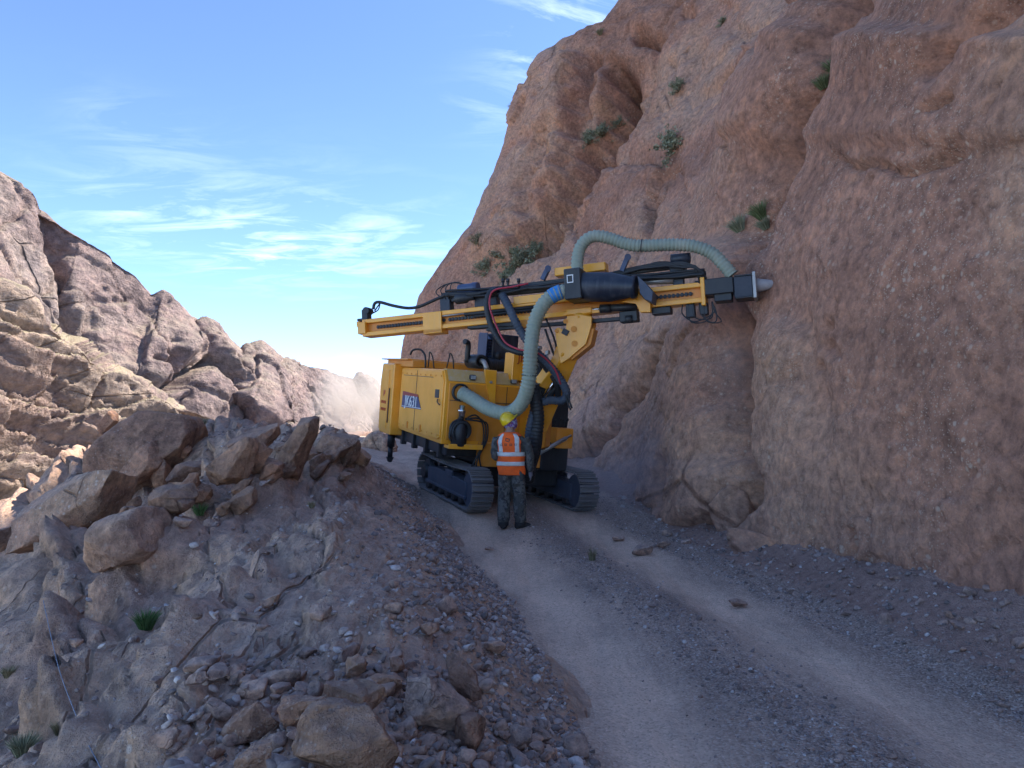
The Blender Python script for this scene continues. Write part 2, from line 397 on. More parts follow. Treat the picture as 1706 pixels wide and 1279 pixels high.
def make_road():
    nY, nX = 640, 230
    t = np.linspace(0, 1, nY); Yg = -3 + 5 * t + 63 * t ** 3.2
    Yg = np.repeat(Yg[:, None], nX, 1)
    w = np.linspace(0, 1, nX)[None]
    x0 = edge_x(Yg) - .9; x1 = foot_x(Yg) + 1.0
    X = x0 + (x1 - x0) * w
    Z = road_z(X, Yg)
    P = np.stack([X, Yg, Z], -1)
    p2 = np.stack([X, Yg, X * 0], -1).reshape(-1, 3)
    wob = (.16 * fbm(p2 * [.8, .35, 1], 3, 41)).reshape(X.shape)
    tx = track_x(Yg) + wob
    pale = np.exp(-((X - tx) / .55) ** 2) * .95 + np.exp(-((X - tx - 1.58) / .42) ** 2) * .85
    fx = foot_x(Yg); talus = sstep(-1.0, -.55, (X - fx) / np.interp(Yg, [0, 5.5, 7.5, 10, 40], [1.15, 1.05, .85, .75, .75]))
    behind = sstep(12.5, 15, Yg) * .6 * (1 - talus)
    pale = np.clip(np.maximum(pale, behind) * (1 - talus), 0, 1)
    me = np_mesh('road', P.reshape(-1, 3), grid_faces(nY, nX), {'pale': pale.ravel(), 'talus': talus.ravel()})
    m, nt, b = new_mat('road_dirt'); q = NT(nt)
    n1, n2, n3 = q.noise(1.3, 6, .6, vec=q.map(scale=(1.6, .6, 1))), q.noise(14, 6, .65), q.noise(60, 4, .6)
    grav = q.voro(75, out='Color'); gd = q.voro(75, out='Distance')
    g = q.ramp(q.sep(grav)[0], [(0, (.24, .17, .135)), (.5, (.37, .27, .215)), (.85, (.47, .355, .29)), (1, (.58, .47, .40))])
    pal = q.mix(n2, (.61, .43, .32), (.73, .525, .39))
    pf = q.attr('pale'); tf = q.attr('talus')
    n4 = q.noise(3.0, 6, .7, vec=q.map(scale=(3.2, .35, 1), rot=(0, 0, -.15)))
    pm = q.mr(q.math('ADD', pf, q.math('MULTIPLY', q.math('SUBTRACT', q.math('ADD', n4, q.math('ADD', q.math('MULTIPLY', n1, .5), q.math('MULTIPLY', n2, .6))), 1.05), 1.0)), .12, .95)
    pal = q.mix(1.0, pal, q.ramp(q.sep(grav)[1], [(0, (.72, .71, .70)), (.35, (1, 1, 1)), (.85, (1, 1, 1)), (1, (1.18, 1.18, 1.18))]), 'MULTIPLY')
    c = q.mix(pm, g, pal)
    soil = q.ramp(n2, [(.3, (.26, .165, .13)), (.6, (.40, .26, .205)), (.75, (.48, .345, .29))])
    c = q.mix(q.mr(q.math('ADD', tf, q.math('MULTIPLY', q.math('SUBTRACT', n1, .5), .8)), .35, .7), c, soil)
    c = q.mix(1.0, c, q.ramp(n1, [(.3, (.85, .85, .86)), (.7, (1.13, 1.11, 1.1))]), 'MULTIPLY')
    nt.links.new(c, b.inputs['Base Color']); b.inputs['Roughness'].default_value = .95; b.inputs['Specular IOR Level'].default_value = .15
    rough = q.math('SUBTRACT', 1.0, q.math('MULTIPLY', pm, .66))
    h = q.math('ADD', q.math('MULTIPLY', q.math('SUBTRACT', 1.0, gd), q.math('MULTIPLY', rough, 1.0)), q.math('MULTIPLY', n3, .45))
    h = q.math('ADD', h, q.math('MULTIPLY', n2, .5))
    nt.links.new(q.bump(h, .9, .016), b.inputs['Normal'])
    o = link_mesh('road', me, m)
    tag(o, 'dusty mountain road with two pale wheel tracks and gravel between them', kind='structure')
    return o
road = make_road()

# ---- spur: the rough rock bank and slope left of the road, thin-plate surface through surveyed points
SP = []
for px, py, Y in [(560, 1279, 2.75), (700, 1180, 3.5), (820, 1279, 3.2), (600, 1000, 4.3), (590, 900, 5.9), (720, 1000, 5.0), (585, 820, 8.0), (570, 745, 10.2), (560, 722, 11.3),
                  (640, 860, 8.6), (625, 790, 11.5), (500, 765, 9.6), (420, 900, 6.9), (470, 1000, 4.9), (380, 1000, 5.1), (300, 1000, 5.6), (300, 1150, 4.1), (150, 1150, 4.5), (0, 1279, 3.9),
                  (0, 1000, 8.0), (0, 930, 11.5), (100, 900, 10.5), (200, 870, 10.8), (300, 830, 11.0), (360, 752, 11.6), (400, 716, 12.6), (480, 706, 12.4),
                  (250, 705, 15.), (330, 705, 14.5), (120, 785, 15.5), (0, 868, 15.5), (60, 835, 16.), (190, 735, 15.3)]:
    SP.append(at(px, py, Y))
SP += [np.array(p, float) for p in [(-13, 22, -5), (-9, 22, -2.5), (-5.6, 20, -.2), (-17, 16, -6), (-5.2, 27, .1), (-9, 30, -2), (-12, 40, -1.5), (-20, 45, -7), (-8, 36, .8), (-14, 9, -4), (-9, 6, -2.6), (-6, 3, -1.8),
                                    (-3.2, 1.5, -.4), (-1.0, .5, .25), (-.2, -2, .2), (-4, -3, -1), (-10, -3, -4), (-20, 5, -8), (-24, 25, -10)]]
for Y in (0, 2, 4, 6, 8, 10, 12, 15, 18, 22, 28, 38, 55):
    x = float(edge_x(Y)); z = float(road_z(np.array([x + .3]), np.array([Y]), False)[0])
    SP.append(np.array([x + .12, Y, z - .02])); SP.append(np.array([x + .5, Y, z - .14])); SP.append(np.array([x + 1.2, Y, z - .3]))
SP = np.array(SP)
def _tps(a, b):
    r2 = ((a[:, None, :] - b[None]) ** 2).sum(-1); return .5 * r2 * np.log(np.maximum(r2, 1e-9))
_A = np.zeros((len(SP) + 3,) * 2); _n = len(SP)
_A[:_n, :_n] = _tps(SP[:, :2], SP[:, :2]) + np.eye(_n) * .15
_A[:_n, _n] = 1; _A[:_n, _n + 1:] = SP[:, :2]; _A[_n:, :_n] = _A[:_n, _n:].T
_W = np.linalg.solve(_A, np.concatenate([SP[:, 2], np.zeros(3)]))
def spur_base(X, Y):
    q = np.stack([np.ravel(X), np.ravel(Y)], -1); out = np.empty(len(q))
    for k in range(0, len(q), 40000):
        s = q[k:k + 40000]; out[k:k + 40000] = _tps(s, SP[:, :2]) @ _W[:_n] + _W[_n] + s @ _W[_n + 1:]
    return out.reshape(np.shape(X))
def base_hit(px, py):
    Ys = np.linspace(2.0, 24, 600); P = np.array([at(px, py, y) for y in Ys]); b = P[:, 2] < spur_base(P[:, 0], P[:, 1])
    return P[np.argmax(b)] if b.any() else P[-1]
RIBS = []
for (a, b_, H, w2) in [((255, 990), (350, 905), .26, .45), ((350, 905), (470, 805), .26, .45), ((470, 805), (565, 742), .22, .4), ((-40, 1165), (140, 1058), .34, .5), ((150, 1030), (310, 928), .26, .45), ((50, 1240), (205, 1128), .24, .35),
                      ((90, 1300), (330, 1090), .17, .35), ((225, 1205), (425, 1010), .13, .35), ((-20, 1020), (175, 900), .30, .5), ((300, 1125), (392, 1010), .10, .25), ((325, 885), (378, 808), .26, .4), ((-30, 960), (120, 868), .3, .5),
                      ((380, 1040), (500, 960), .10, .3), ((430, 960), (540, 850), .12, .3), ((200, 1290), (300, 1180), .12, .3), ((170, 965), (262, 905), .2, .4)]:
    RIBS.append((base_hit(*a)[:2], base_hit(*b_)[:2], H, w2))
def spur_z(X, Y, xyz=False):
    X = np.asarray(X, float); Y = np.asarray(Y, float)
    zb = spur_base(X, Y)
    e = edge_x(Y); w = np.clip(e - X, 0, 99)
    p = np.stack([X, Y, zb], -1).reshape(-1, 3)
    along = p[:, 1] * 1.0 + p[:, 0] * .15; across = p[:, 0] + .2 * p[:, 1]
    bd = np.stack([across * 1.0, along * .42, p[:, 2] * .6], -1)
    wr = w.ravel(); rock = sstep(.9, 2.0, wr + .45 * fbm(p * .7, 3, 66)); k = np.clip(p[:, 1] / 8, .45, 1.8)
    kk = k[:, None]
    wv = bd + .16 * np.stack([fbm(p * 1.3, 4, 46), fbm(p * 1.3, 4, 47), fbm(p * 1.3, 4, 48)], -1)
    d = .13 * k * facets(wv * .9 / kk, 51, 1.0, .7, .03) * rock
    d += .05 * k * facets(wv * [2.6, 3.2, 2.4] / kk, 52, 1.0, .7, .04) * (.25 + .75 * rock)
    d += .035 * ridged(bd * 1.6, 4, 59, .6) * k * rock
    wob = across * 1.3 + .5 * fbm(p * .6, 3, 57)
    fr = wob - np.floor(wob)
    d += (.17 * (fr - .5) - .10 * np.exp(-((fr - .985) / .03) ** 2)) * k * rock * np.clip(.35 + 1.6 * fbm(p * .45, 2, 58), 0, 1.2)
    jit = .10 * fbm(p * 1.6, 3, 44) + .05 * fbm(p * 5, 2, 45)
    for a, b_, H, w2 in RIBS:
        L = np.linalg.norm(b_ - a); u = (b_ - a) / L; q = p[:, :2] - a; tt = (q @ u) / L; sd = q[:, 0] * u[1] - q[:, 1] * u[0] + jit
        d += H * sstep(-.12, .12, tt) * (1 - sstep(.88, 1.12, tt)) * np.where(sd > 0, np.exp(-(sd / w2) ** 2), sstep(-.09, 0, sd)) * (1 + .5 * fbm(p * [1.2, 1.2, .1], 2, 49))
    d += .12 * fbm(p * .5, 3, 53) * (.35 + rock) * np.clip(wr / 1.5, .25, 1) * k ** .5
    d += .03 * ridged(p * [3.2, 1.8, 2.2], 4, 61, .65) * (.6 + .6 * rock)
    d += .026 * facets(p * [4.5, 3.5, 3] + .3 * wv, 67, 1.0, .7, .06) * (.3 + .7 * rock) + .035 * fbm(p * 6.5, 4, 63, .65) + .022 * fbm(p * 17, 3, 64, .65)
    d *= np.clip((wr + .25) / .6, .2, 1)
    hi = np.clip(zb - 1.0, 0, 1).ravel()
    e_ = .06; gx = (spur_base(X + e_, Y) - zb) / e_; gy = (spur_base(X, Y + e_) - zb) / e_; nz = 1 / np.sqrt(1 + gx * gx + gy * gy)
    d = d.reshape(zb.shape)
    if xyz: return np.stack([X - gx * nz * d, Y - gy * nz * d, zb + nz * d], -1)
    return zb + d / nz
def make_spur():
    nY, nX = 560, 460
    t = np.linspace(0, 1, nY); Yg = np.repeat((-2.5 + 9 * t + 44 * t ** 3.4)[:, None], nX, 1)
    w = np.linspace(0, 1, nX)[None]; wd = .32 - (1.0 + (2.5 + Yg) * .06) * 3.2 * w - 17 * w ** 3
    X = edge_x(Yg) + wd
    P = spur_z(X, Yg, True)
    o = link_mesh('embankment', np_mesh('embankment', P[:, ::-1].reshape(-1, 3), grid_faces(nY, nX)), M['spur'])
    global SV, SPX
    SV = P.reshape(-1, 3); SPX = np.stack(project(SV), -1)
    tag(o, 'rough purplish brown rock bank and slope falling away left of the road', kind='structure')
    return o
spur = make_spur()

# ---- the cliff above the road
def sil(pts, Y): return [(at(px, py, Y)[2], at(px, py, Y)[0]) for px, py in pts]
NOSE = sil([(655, 735), (662, 640), (668, 600), (676, 555), (702, 490), (745, 428), (788, 372), (812, 300), (830, 255), (848, 185), (868, 132), (893, 95), (925, 74), (985, 68), (1005, 40), (1035, 5), (1060, -40), (1120, -120), (1260, -300)], 38)
ZL = np.array([-1.2, 0, 1, 2, 3, 4, 6, 8, 11, 14, 18, 22, 27, 33, 42.])
CO = []        # columns: X(z), Y(z); the face leans back more and more with height
for (fx, fy), a, e, ky in [((5.6, -6), .05, 1.65, 0), ((4.6, 1.0), .05, 1.65, 0), ((3.95, 4.5), .05, 1.65, 0), ((3.5, 7.5), .055, 1.64, 0), ((3.05, 10.2), .085, 1.55, .05),
                           ((2.75, 12.5), .14, 1.30, .1), ((2.0, 16), .24, 1.22, .1), ((0.35, 23), .40, 1.10, .1), ((-2.5, 31), .26, 1.22, .08)]:
    s = a * np.maximum(ZL, 0) ** e; CO.append((fx + s, fy + ky * s, ZL))
nx = np.interp(ZL, [p[0] for p in NOSE], [p[1] for p in NOSE])
CO.append((nx, nx * 0 + 38, ZL)); CO.append((nx + 2.2, nx * 0 + 42, ZL)); CO.append((nx + 9, nx * 0 + 47, ZL))
NSEG = [30, 60, 130, 150, 120, 120, 120, 110, 120, 40, 12]
def make_cliff():
    us = np.concatenate([np.linspace(k, k + 1, n, endpoint=False) for k, n in enumerate(NSEG)] + [[len(NSEG)]])
    nv = 470; t = np.linspace(0, 1, nv); zs = -1.2 + 13 * t + 30 * t ** 2.6
    CX = np.array([c[0] for c in CO]); CY = np.array([c[1] for c in CO])
    # silhouette column keeps its own finer z profile
    def col_at(C, k):
        if k == 9: return (np.interp(zs, [p[0] for p in NOSE], [p[1] for p in NOSE]) if C is CX else np.full(nv, 38.))
        if k == 10 and C is CX: return np.interp(zs, [p[0] for p in NOSE], [p[1] for p in NOSE]) + 2.2
        return hermite(ZL, C[k], zs)
    GX = np.array([col_at(CX, k) for k in range(len(CO))]); GY = np.array([col_at(CY, k) for k in range(len(CO))])
    ks = np.arange(len(CO))
    X = np.stack([hermite(ks, GX[:, j], us) for j in range(nv)], 1)
    Y = np.stack([hermite(ks, GY[:, j], us) for j in range(nv)], 1)
    P = np.stack([X, Y, np.broadcast_to(zs, X.shape)], -1)
    Nn = grid_normals(P)
    if (Nn[300, 100] * (np.array([0, 0, 1.7]) - P[300, 100])).sum() < 0: Nn = -Nn
    sh = X.shape; V = P.reshape(-1, 3); N = Nn.reshape(-1, 3)
    px, py, dep = project(V); m = dep / FPX                      # metres per photo pixel
    k = np.clip(V[:, 1] / 13, .6, 2.6)
    D = np.zeros(len(V))
    # broad swells, slabs along the bedding, ribs and grain
    bed = np.stack([V[:, 0] * .95 - V[:, 2] * .62, V[:, 1] * .45 + V[:, 2] * .12, V[:, 2] * .30 + V[:, 0] * .36], -1)
    far = sstep(11.5, 15, V[:, 1]); kk = k[:, None]
    D += .34 * k * fbm(V / (5.2 * kk), 3, 71) * (.22 + .78 * far)
    wv = bed + .35 * np.stack([fbm(V / (1.6 * kk), 3, 72), fbm(V / (1.6 * kk), 3, 73), fbm(V / (1.6 * kk), 3, 74)], -1) * kk
    D += .26 * k * facets(wv / (2.4 * kk), 5, .9, .35, .06) * (.12 + .88 * far)
    D += .07 * k * facets(wv / (.75 * kk), 6, .9, .5, .06) * (.6 + .4 * far) + .022 * facets(V * [2.6, 2.6, 2.2] + .25 * wv, 8, .9, .35, .07) * k
    D += .13 * k * ridged(bed / (1.5 * kk) * [1, .6, .45], 4, 75, .55) * (.25 + .75 * far)
    D += (.035 + .06 * far) * fbm(V * 1.1, 4, 81, .55) + (.012 + .025 * far) * ridged(V * [2.4, 2.4, 1.6], 4, 83, .6) * (.6 + .4 * k)
    D += .020 * fbm(V * 6, 4, 85, .68) + .016 * fbm(V * 17, 3, 87, .68)
    # ---- individual cracks and steps, laid along lines surveyed on the face
    def line(pts, w_r=.3, bulge_r=0., bulge_l=0., groove=0., gw=.08, rr=.35, rl=.5, fade=(40, 40), wob=.12, ext=3.0, rec_l=0., rec_r=0., recw=.45):
        nonlocal D
        pts = sorted(pts, key=lambda p: p[1]); ys = [p[1] for p in pts]; xs = [p[0] for p in pts]
        lx = np.interp(py, ys, xs)
        s = (px - lx) * m + wob * perlin(V * 1.3, 91) + .4 * wob * perlin(V * 4.5, 92)
        f = sstep(ys[0] - fade[0], ys[0] + fade[0], py) * (1 - sstep(ys[-1] - fade[1], ys[-1] + fade[1], py))
        f = f * (dep < 60)
        R = np.where(s > 0, bulge_r * (1 - np.exp(-np.maximum(s, 0) / rr)) * np.exp(-(np.maximum(s, 0) / (rr * ext)) ** 2), 0)
        L = np.where(s < 0, bulge_l * (1 - np.exp(-np.maximum(-s, 0) / rl)) * np.exp(-(np.maximum(-s, 0) / (rl * ext)) ** 2), 0)
        g = -groove * np.exp(-(s / gw) ** 2)
        D += f * (R + L + g - np.where(s < 0, rec_l * np.exp(s / recw), rec_r * np.exp(-s / recw) if rec_r else 0))
    line([(1455, -60), (1405, 85), (1385, 150), (1345, 215), (1305, 300), (1275, 380), (1262, 440), (1250, 520), (1238, 580), (1235, 680), (1240, 760), (1254, 800), (1246, 850), (1205, 890), (1185, 960), (1170, 1150)],
         bulge_r=.14, bulge_l=.75, groove=.5, gw=.10, rr=.22, rl=.30, fade=(60, 12), ext=4.5, rec_l=1.35, recw=.19, wob=.08)
    line([(1150, 545), (1085, 620), (1020, 720), (955, 795)], bulge_l=.5, groove=.7, gw=.12, rl=.3, rec_l=.6, recw=.18)
    line([(1300, 250), (1262, 300), (1235, 372), (1205, 420)], groove=.25, gw=.25, fade=(30, 30))
    line([(1012, 92), (1019, 130), (1010, 172), (995, 192), (966, 240), (946, 290), (915, 342), (880, 388), (862, 420)], bulge_l=2.0, bulge_r=0, groove=2.0, gw=.45, rl=.8, rr=1.0, rec_r=1.8, recw=1.0, fade=(15, 22), wob=.35)
    line([(978, 85), (972, 130), (958, 190), (945, 225)], groove=1.8, gw=.5, bulge_l=.7, rl=.7, fade=(15, 15), wob=.3)
    line([(925, 210), (900, 250), (880, 310), (872, 360)], groove=.8, gw=.45, bulge_r=.4, rr=.7, fade=(15, 15), wob=.3)
    line([(925, 74), (932, 90), (915, 120), (905, 150)], groove=.5, gw=.35, fade=(10, 15), wob=.3)
    line([(1285, 88), (1255, 120), (1213, 152)], groove=.9, gw=.22, bulge_l=.6, rl=.3, rec_l=.7, recw=.25, fade=(8, 8))
    line([(1160, 60), (1130, 130), (1075, 190), (1010, 240)], groove=.35, gw=.35, bulge_r=.5, rr=1.0, fade=(20, 20), wob=.3)
    line([(1420, 0), (1330, 20), (1240, 60), (1180, 120)], groove=.25, gw=.3, fade=(30, 30), wob=.3)
    line([(1695, -30), (1665, 15), (1625, 60), (1590, 110), (1570, 130)], groove=.28, gw=.10, bulge_l=.18, rl=.4, fade=(20, 30))
    line([(1600, 165), (1580, 180), (1560, 190)], groove=.22, gw=.06, fade=(6, 6), wob=.05)
    line([(1330, 520), (1350, 570), (1345, 640), (1352, 720)], groove=.14, gw=.18, fade=(20, 60), wob=.2)
    line([(1420, 930), (1424, 905), (1418, 880)], groove=.12, gw=.05, fade=(8, 8), wob=.03)
    line([(1140, 850), (1136, 800), (1142, 770)], groove=.22, gw=.10, bulge_l=.12, rl=.2, fade=(12, 12), wob=.08)
    # overhanging lip of the block at upper right
    def lip(pts, out=.3, w=.5, gw=.06, groove=.2, fade=25, wob=.08):
        nonlocal D
        xs = [p[0] for p in pts]; ys = [p[1] for p in pts]
        s = (np.interp(px, xs, ys) - py) * m + wob * perlin(V * 1.7, 93)       # >0 above the line
        f = sstep(xs[0] - fade, xs[0] + fade, px) * (1 - sstep(xs[-1] - fade, xs[-1] + fade, px))
        D += f * np.where(s > 0, out * np.exp(-np.maximum(s, 0) / w), 0) - f * groove * np.exp(-((s + gw * .6) / gw) ** 2)
    lip([(1405, 265), (1440, 272), (1500, 278), (1560, 272), (1600, 248)], .07, .35, .04, .16)
    lip([(1050, 48), (1068, 42), (1085, 50)], .5, .6, .3, .8, fade=6)
    for (hx, hy, hr, hd) in [(1063, 47, 14, .9), (1090, 48, 9, .6), (1140, 15, 12, .6), (1325, 18, 10, .4), (1108, 95, 6, .4), (890, 157, 6, .5), (902, 148, 4, .4), (900, 118, 5, .4), (930, 103, 4, .3), (990, 178, 13, .9), (855, 240, 4, .3),
                              (1383, 545, 12, .12), (1380, 575, 16, .14), (1395, 590, 10, .1), (1360, 610, 10, .1), (1450, 15, 12, .4), (1222, 218, 6, .2)]:
        D -= hd * np.exp(-(((px - hx) ** 2 + ((py - hy) * 1.3) ** 2) / hr ** 2)) * (dep < 60)
    # the broken foot of the wall
    D += .14 * np.clip(1 - V[:, 2] / .9, 0, 1.4) * (.4 + fbm(V * [1.0, 1.0, .5], 3, 95))
    # the drilled spot sits where the bit ends
    wgt = np.exp(-(((px - 1262) / 85) ** 4 + ((py - 476) / 62) ** 4)) * (dep < 40)
    Yt = 11.0 - np.clip(px - 1190, -40, 200) * .0080
    rx, ry = (px - PCX) / FPX, CT + (py - PCY) / FPX * ST
    tgt = np.stack([rx / ry * Yt, Yt, CAMZ + (ST - (py - PCY) / FPX * CT) / ry * Yt], -1)
    D += wgt * np.clip(((tgt - V) * N).sum(-1) - D, -1.2, .5)
    D *= 1 - .72 * np.exp(-((us.repeat(nv) - 9.05) / .42) ** 2)          # keep the skyline buttress round
    V2 = V + N * D[:, None]
    o = link_mesh('cliff', np_mesh('cliff', V2, grid_faces(*sh)), M['cliff'])
    tag(o, 'tall reddish brown conglomerate cliff rising over the right side of the road', kind='structure')
    ok = (dep < 60) & (us.repeat(nv) < 9.3)
    return o, V2[ok], N[ok], np.stack(project(V2[ok]), -1)
cliff, CV, CN, CPX = make_cliff()
def on_cliff(px, py):
    i = np.argmin((CPX[:, 0] - px) ** 2 + (CPX[:, 1] - py) ** 2 + 0.02 * CPX[:, 2]); return CV[i], CN[i]

# ---- mountains across the valley
def make_mountain(name, label, ridge, foot_drop, foot_pull, kind, seed, nu=520, nv=300, rough=1.0):
    rp = np.array([at(*r) for r in ridge]); xs = np.linspace(0, 1, len(ridge))
    s = np.concatenate([[0], np.cumsum(np.linalg.norm(np.diff(rp[:, :2], axis=0), axis=1))])
    uu = np.linspace(0, s[-1], nu)
    R = np.stack([np.interp(uu, s, rp[:, i]) for i in range(3)], -1)
    back = np.array([[0, 0, 0]])
    vv = np.linspace(0, 1.3, nv)
    fz = foot_drop
    G = np.empty((nu, nv, 3))
    h = R[:, 2] - fz
    for j, v in enumerate(vv):
        if v <= 1:
            g = v
            G[:, j, 2] = fz + h * g ** .92
            pull = foot_pull * h * (1 - g) ** 1.1
            G[:, j, 1] = R[:, 1] - pull; G[:, j, 0] = R[:, 0] + pull * .25
        else:
            b = (v - 1) / .3
            G[:, j, 2] = R[:, 2] - h * .75 * b ** 1.4; G[:, j, 1] = R[:, 1] + h * .9 * b; G[:, j, 0] = R[:, 0] - h * .15 * b
    N = grid_normals(G)
    if N[nu // 2, nv // 3, 1] > 0: N = -N
    V = G.reshape(-1, 3); N = N.reshape(-1, 3)
    D = np.zeros(len(V)); vf = np.broadcast_to(vv, (nu, nv)).ravel()
    damp = .35 + .65 * np.clip(np.abs(vf - 1) / .12, 0, 1)
    if kind == 'blocks':
        w = V + 2.2 * np.stack([fbm(V / 11, 4, seed + 1), fbm(V / 11, 4, seed + 2), fbm(V / 11, 4, seed + 3)], -1)
        q = np.stack([w[:, 0] * 1.15 + w[:, 2] * .55, w[:, 1] * .6, w[:, 2] * .30 - w[:, 0] * .2], -1)
        D += 6 * fbm(V / 34, 3, seed)
        D += 5.2 * facets(q / 17, seed, .9, .9, .04)
        D += 1.3 * facets(q / 6.0, seed + 3, .9, .8, .05) + .4 * facets(q / 2.4, seed + 4, .9, .7, .07)
        D += .8 * ridged(np.stack([V[:, 0] / 4 + V[:, 2] / 9, V[:, 1] / 9, V[:, 2] / 14], -1), 4, seed + 4, .55)
        D += .5 * fbm(V / 2.0, 4, seed + 5, .65)
    else:
        st = V[:, 2] + .60 * V[:, 0] + 1.0 * fbm(V / 15, 3, seed + 6)
        for hh, A, sd in ((8.5, 6.0, 0), (2.6, 1.6, 1), (.9, .4, 2)):
            ph = st / hh + .35 * fbm(V / 25, 2, seed + 7 + sd); fr = ph - np.floor(ph); cell = np.floor(ph)
            amp = A * (.5 + .8 * np.abs(np.sin(cell * 12.9898 + V[:, 0] * .04)))
            D += amp * (fr - .5) * (1 - sstep(.95, 1.0, fr)) - A * .30 * np.exp(-((fr - .02) / .05) ** 2)
        q = np.stack([V[:, 0] * .8 - V[:, 2] * .5, V[:, 1] * .6, V[:, 2] * .8 + V[:, 0] * .5], -1)
        D += .6 * facets(q / 6.0, seed, .9, .6, .05) + .3 * facets(q / 2.2, seed + 8, .9, .5, .07)
        D += 1.0 * fbm(V / 14, 3, seed + 2) + .35 * ridged(V / 3.5, 4, seed + 3, .6) + .22 * fbm(V / 1.2, 4, seed + 5, .65)
    V2 = V + N * (D * damp * rough)[:, None]
    # keep the crest where it was seen: displace mostly sideways there
    o = link_mesh(name, np_mesh(name, V2, grid_faces(nu, nv)), M[name])
    tag(o, label, kind='structure')
    return o
make_mountain('mountain', 'jagged pale brown rock mountain across the valley on the left',
              [(-420, 120, 95), (-250, 160, 98), (-120, 215, 100), (0, 280, 103), (60, 322, 106), (112, 372, 109), (140, 392, 110), (180, 420, 113), (228, 458, 116), (252, 488, 118), (272, 482, 119), (298, 508, 121), (318, 538, 123), (345, 540, 126),
               (375, 572, 129), (402, 596, 132), (412, 580, 133), (436, 572, 135), (468, 598, 138), (510, 608, 142), (545, 614, 146), (585, 628, 150), (600, 626, 152), (622, 640, 155), (636, 662, 158), (700, 690, 165), (800, 700, 175), (1000, 705, 190)],
              -28, .62, 'blocks', 101, nu=640, nv=300, rough=.8)
make_mountain('foothill', 'layered lower mountainside with sunlit ledges dipping down to the right',
              [(-500, 310, 52), (-300, 370, 53), (-150, 420, 55), (0, 474, 57), (40, 490, 58), (90, 545, 60), (150, 590, 62), (215, 628, 64), (300, 668, 67), (380, 700, 70), (470, 735, 74), (600, 760, 80)],
              -22, .75, 'strata', 131, nu=560, nv=260)

def on_spur(px, py, r=5):
    d2 = (SPX[:, 0] - px) ** 2 + (SPX[:, 1] - py) ** 2 + (SV[:, 1] < .8) * 1e9
    near = np.where(d2 < r * r)[0]
    i = near[np.argmin(SPX[near, 2])] if len(near) else np.argmin(d2 + 3 * SPX[:, 2])
    return SV[i]
def on_road(px, py):
    lo, hi = 1.5, 60.
    for _ in range(50):
        mid = .5 * (lo + hi); p = at(px, py, mid)
        if p[2] > float(road_z(np.array([p[0]]), np.array([mid]), False)[0]): lo = mid
        else: hi = mid
    p = at(px, py, lo); p[2] = float(road_z(np.array([p[0]]), np.array([p[1]]))[0]); return p
# valley floor far below, out to the horizon
_t = np.linspace(-1, 1, 120); _x = np.sign(_t) * np.abs(_t) ** 2.2 * 420; GXv, GYv = np.meshgrid(_x, _x, indexing='ij')
_P = np.stack([GXv, GYv, -30 + 3 * fbm(np.stack([GXv / 60, GYv / 60, GXv * 0], -1).reshape(-1, 3), 3, 7).reshape(GXv.shape)], -1)
tag(link_mesh('ground', np_mesh('ground', _P.reshape(-1, 3), grid_faces(120, 120)), M['mountain']), 'stony valley floor far below the road', kind='structure')
